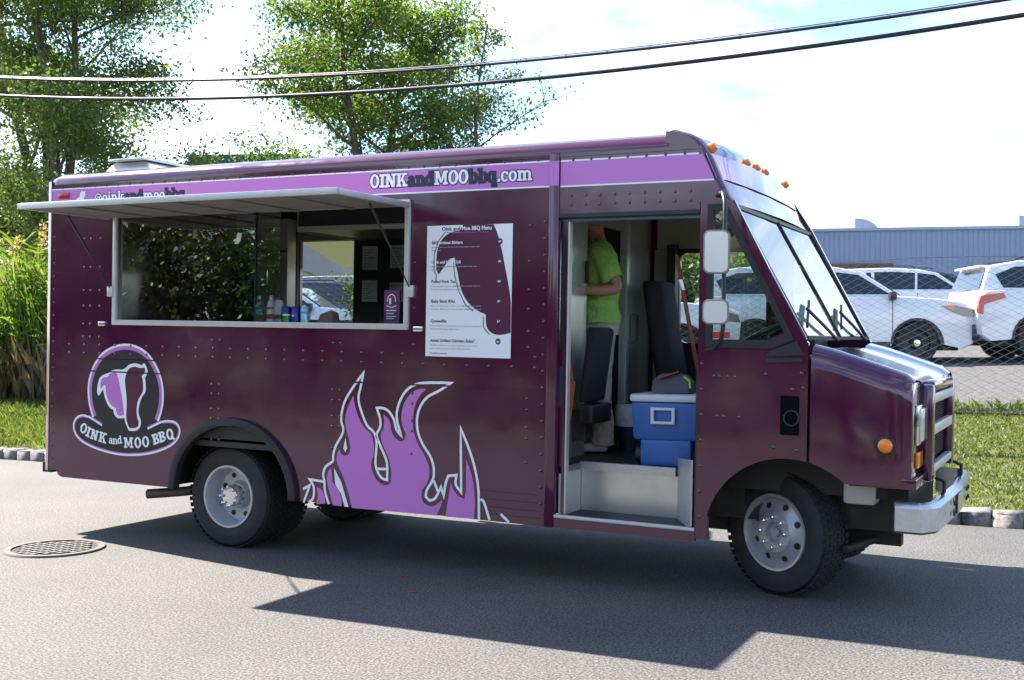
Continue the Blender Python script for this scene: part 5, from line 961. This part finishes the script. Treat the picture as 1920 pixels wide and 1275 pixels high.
def loft(mb,rings,n=28,seed=0,wr=.004):
    r_=random.Random(seed); ph=[r_.uniform(0,6.28) for _ in range(8)]; o=len(mb.v)
    for j,(cx,cy,z,rx,ry) in enumerate(rings):
        for k in range(n):
            a=2*math.pi*k/n; w_=wr*(math.sin(3*a+ph[0]+j*.9)+.8*math.sin(5*a+ph[1]-j*1.3)+.6*math.sin(9*a+ph[2]+j*1.7)); mb.v.append((cx+(rx+w_)*math.cos(a),cy+(ry+w_)*math.sin(a),z+wr*.8*math.sin(4*a+ph[3]+j)))
    for j in range(len(rings)-1):
        for k in range(n): mb.f.append((o+j*n+k,o+j*n+(k+1)%n,o+(j+1)*n+(k+1)%n,o+(j+1)*n+k))
    return mb
def interp(R_,m):
    out=[]
    for i in range(len(R_)-1):
        for k in range(m): t=k/m; out.append(tuple(R_[i][q]*(1-t)+R_[i+1][q]*t for q in range(5)))
    return out+[R_[-1]]
sh=loft(MB(),interp([(0,0,.90,.150,.180),(-.01,0,1.0,.150,.172),(-.01,0,1.15,.145,.165),(-.005,0,1.28,.140,.182),(0,0,1.38,.122,.19),(0,0,1.43,.095,.15),(-.005,0,1.465,.068,.078),(-.01,0,1.48,.060,.064)],4),32,1,.0045)
for s in(-1,1): sh.tube([(0,s*.13,1.40),(.015,s*.175,1.37),(.05,s*.215,1.28),(.075,s*.23,1.20),(.078,s*.231,1.195)],[.085,.084,.078,.076,.066],18)
sh.build('t_shirt',SHIRT,pr_,smooth=70)
tr=loft(MB(),interp([(0,0,.985,.138,.162),(0,0,.90,.140,.166),(0,0,.82,.135,.165)],3),28,2,.002)
for s in(-1,1): loft(tr,interp([(0,s*.082,.86,.112,.088),(-.005,s*.092,.70,.100,.088),(-.012,s*.10,.50,.085,.08),(.005,s*.10,.30,.08,.076),(.018,s*.10,.12,.075,.072),(.01,s*.10,.055,.082,.074)],4),24,5+s,.0045)
tr.build('trousers',KHAKI,pr_,smooth=70)
for s in(-1,1): skin('shoe',[(.055,s*.10,.045,.042),(-.03,s*.102,.042,.046,.04),(-.13,s*.108,.035,.046,.034),(-.19,s*.11,.028,.034,.026)],[(0,1),(1,2),(2,3)],SHOE,pr_)
skin('hair',[(.025,0,1.64,.06),(.0,0,1.715,.082,.078),(-.05,0,1.755,.062)],[(0,1),(1,2)],HAIR,pr_)
# ---------------------------------------------------------------- across the street (mirrored in windows and paint)
src=[o for o in bpy.data.objects if o.parent is None and o.name.split('.')[0] in('maple_tree','birch_tree')]
rs=np.random.RandomState(77); HEDGEM=leafmat('hedge_leaf',(.028,.05,.015),(.06,.085,.025),.3)
hroot=bush('roadside_thicket',(-30,-12.6,-.03),1.9,4.2,3600,.16,55,HEDGEM,'dark leafy thicket across the street from the truck','thickets across the street')
for k in range(1,24):
    c=copy_tree(hroot); c.location=(-30+2.05*k,-12.6-rs.uniform(0,.8),-.03); s=1.25-.022*k+rs.uniform(-.12,.12); c.scale=(1.1,1.0,s); c.rotation_euler=(0,0,rs.uniform(0,6.28))
random.seed(9)
for i,(x,y,s) in enumerate([(-30,-17,.62),(-24,-19,.7),(-18,-16.5,.58),(-12.5,-18,.6),(-7,-17,.46),(-2,-18.5,.42),(3,-17,.40),(8,-18,.42),(13,-17.5,.5)]):
    c=copy_tree(src[i%3 if i%3<len(src) else 0]); c.location=(x,y,-.03); c.scale=(s*1.25,s*1.25,s); c.rotation_euler=(0,0,random.uniform(0,6)); c['label']='roadside tree across the street from the truck'; c['group']='trees across the street'; c['category']='tree'
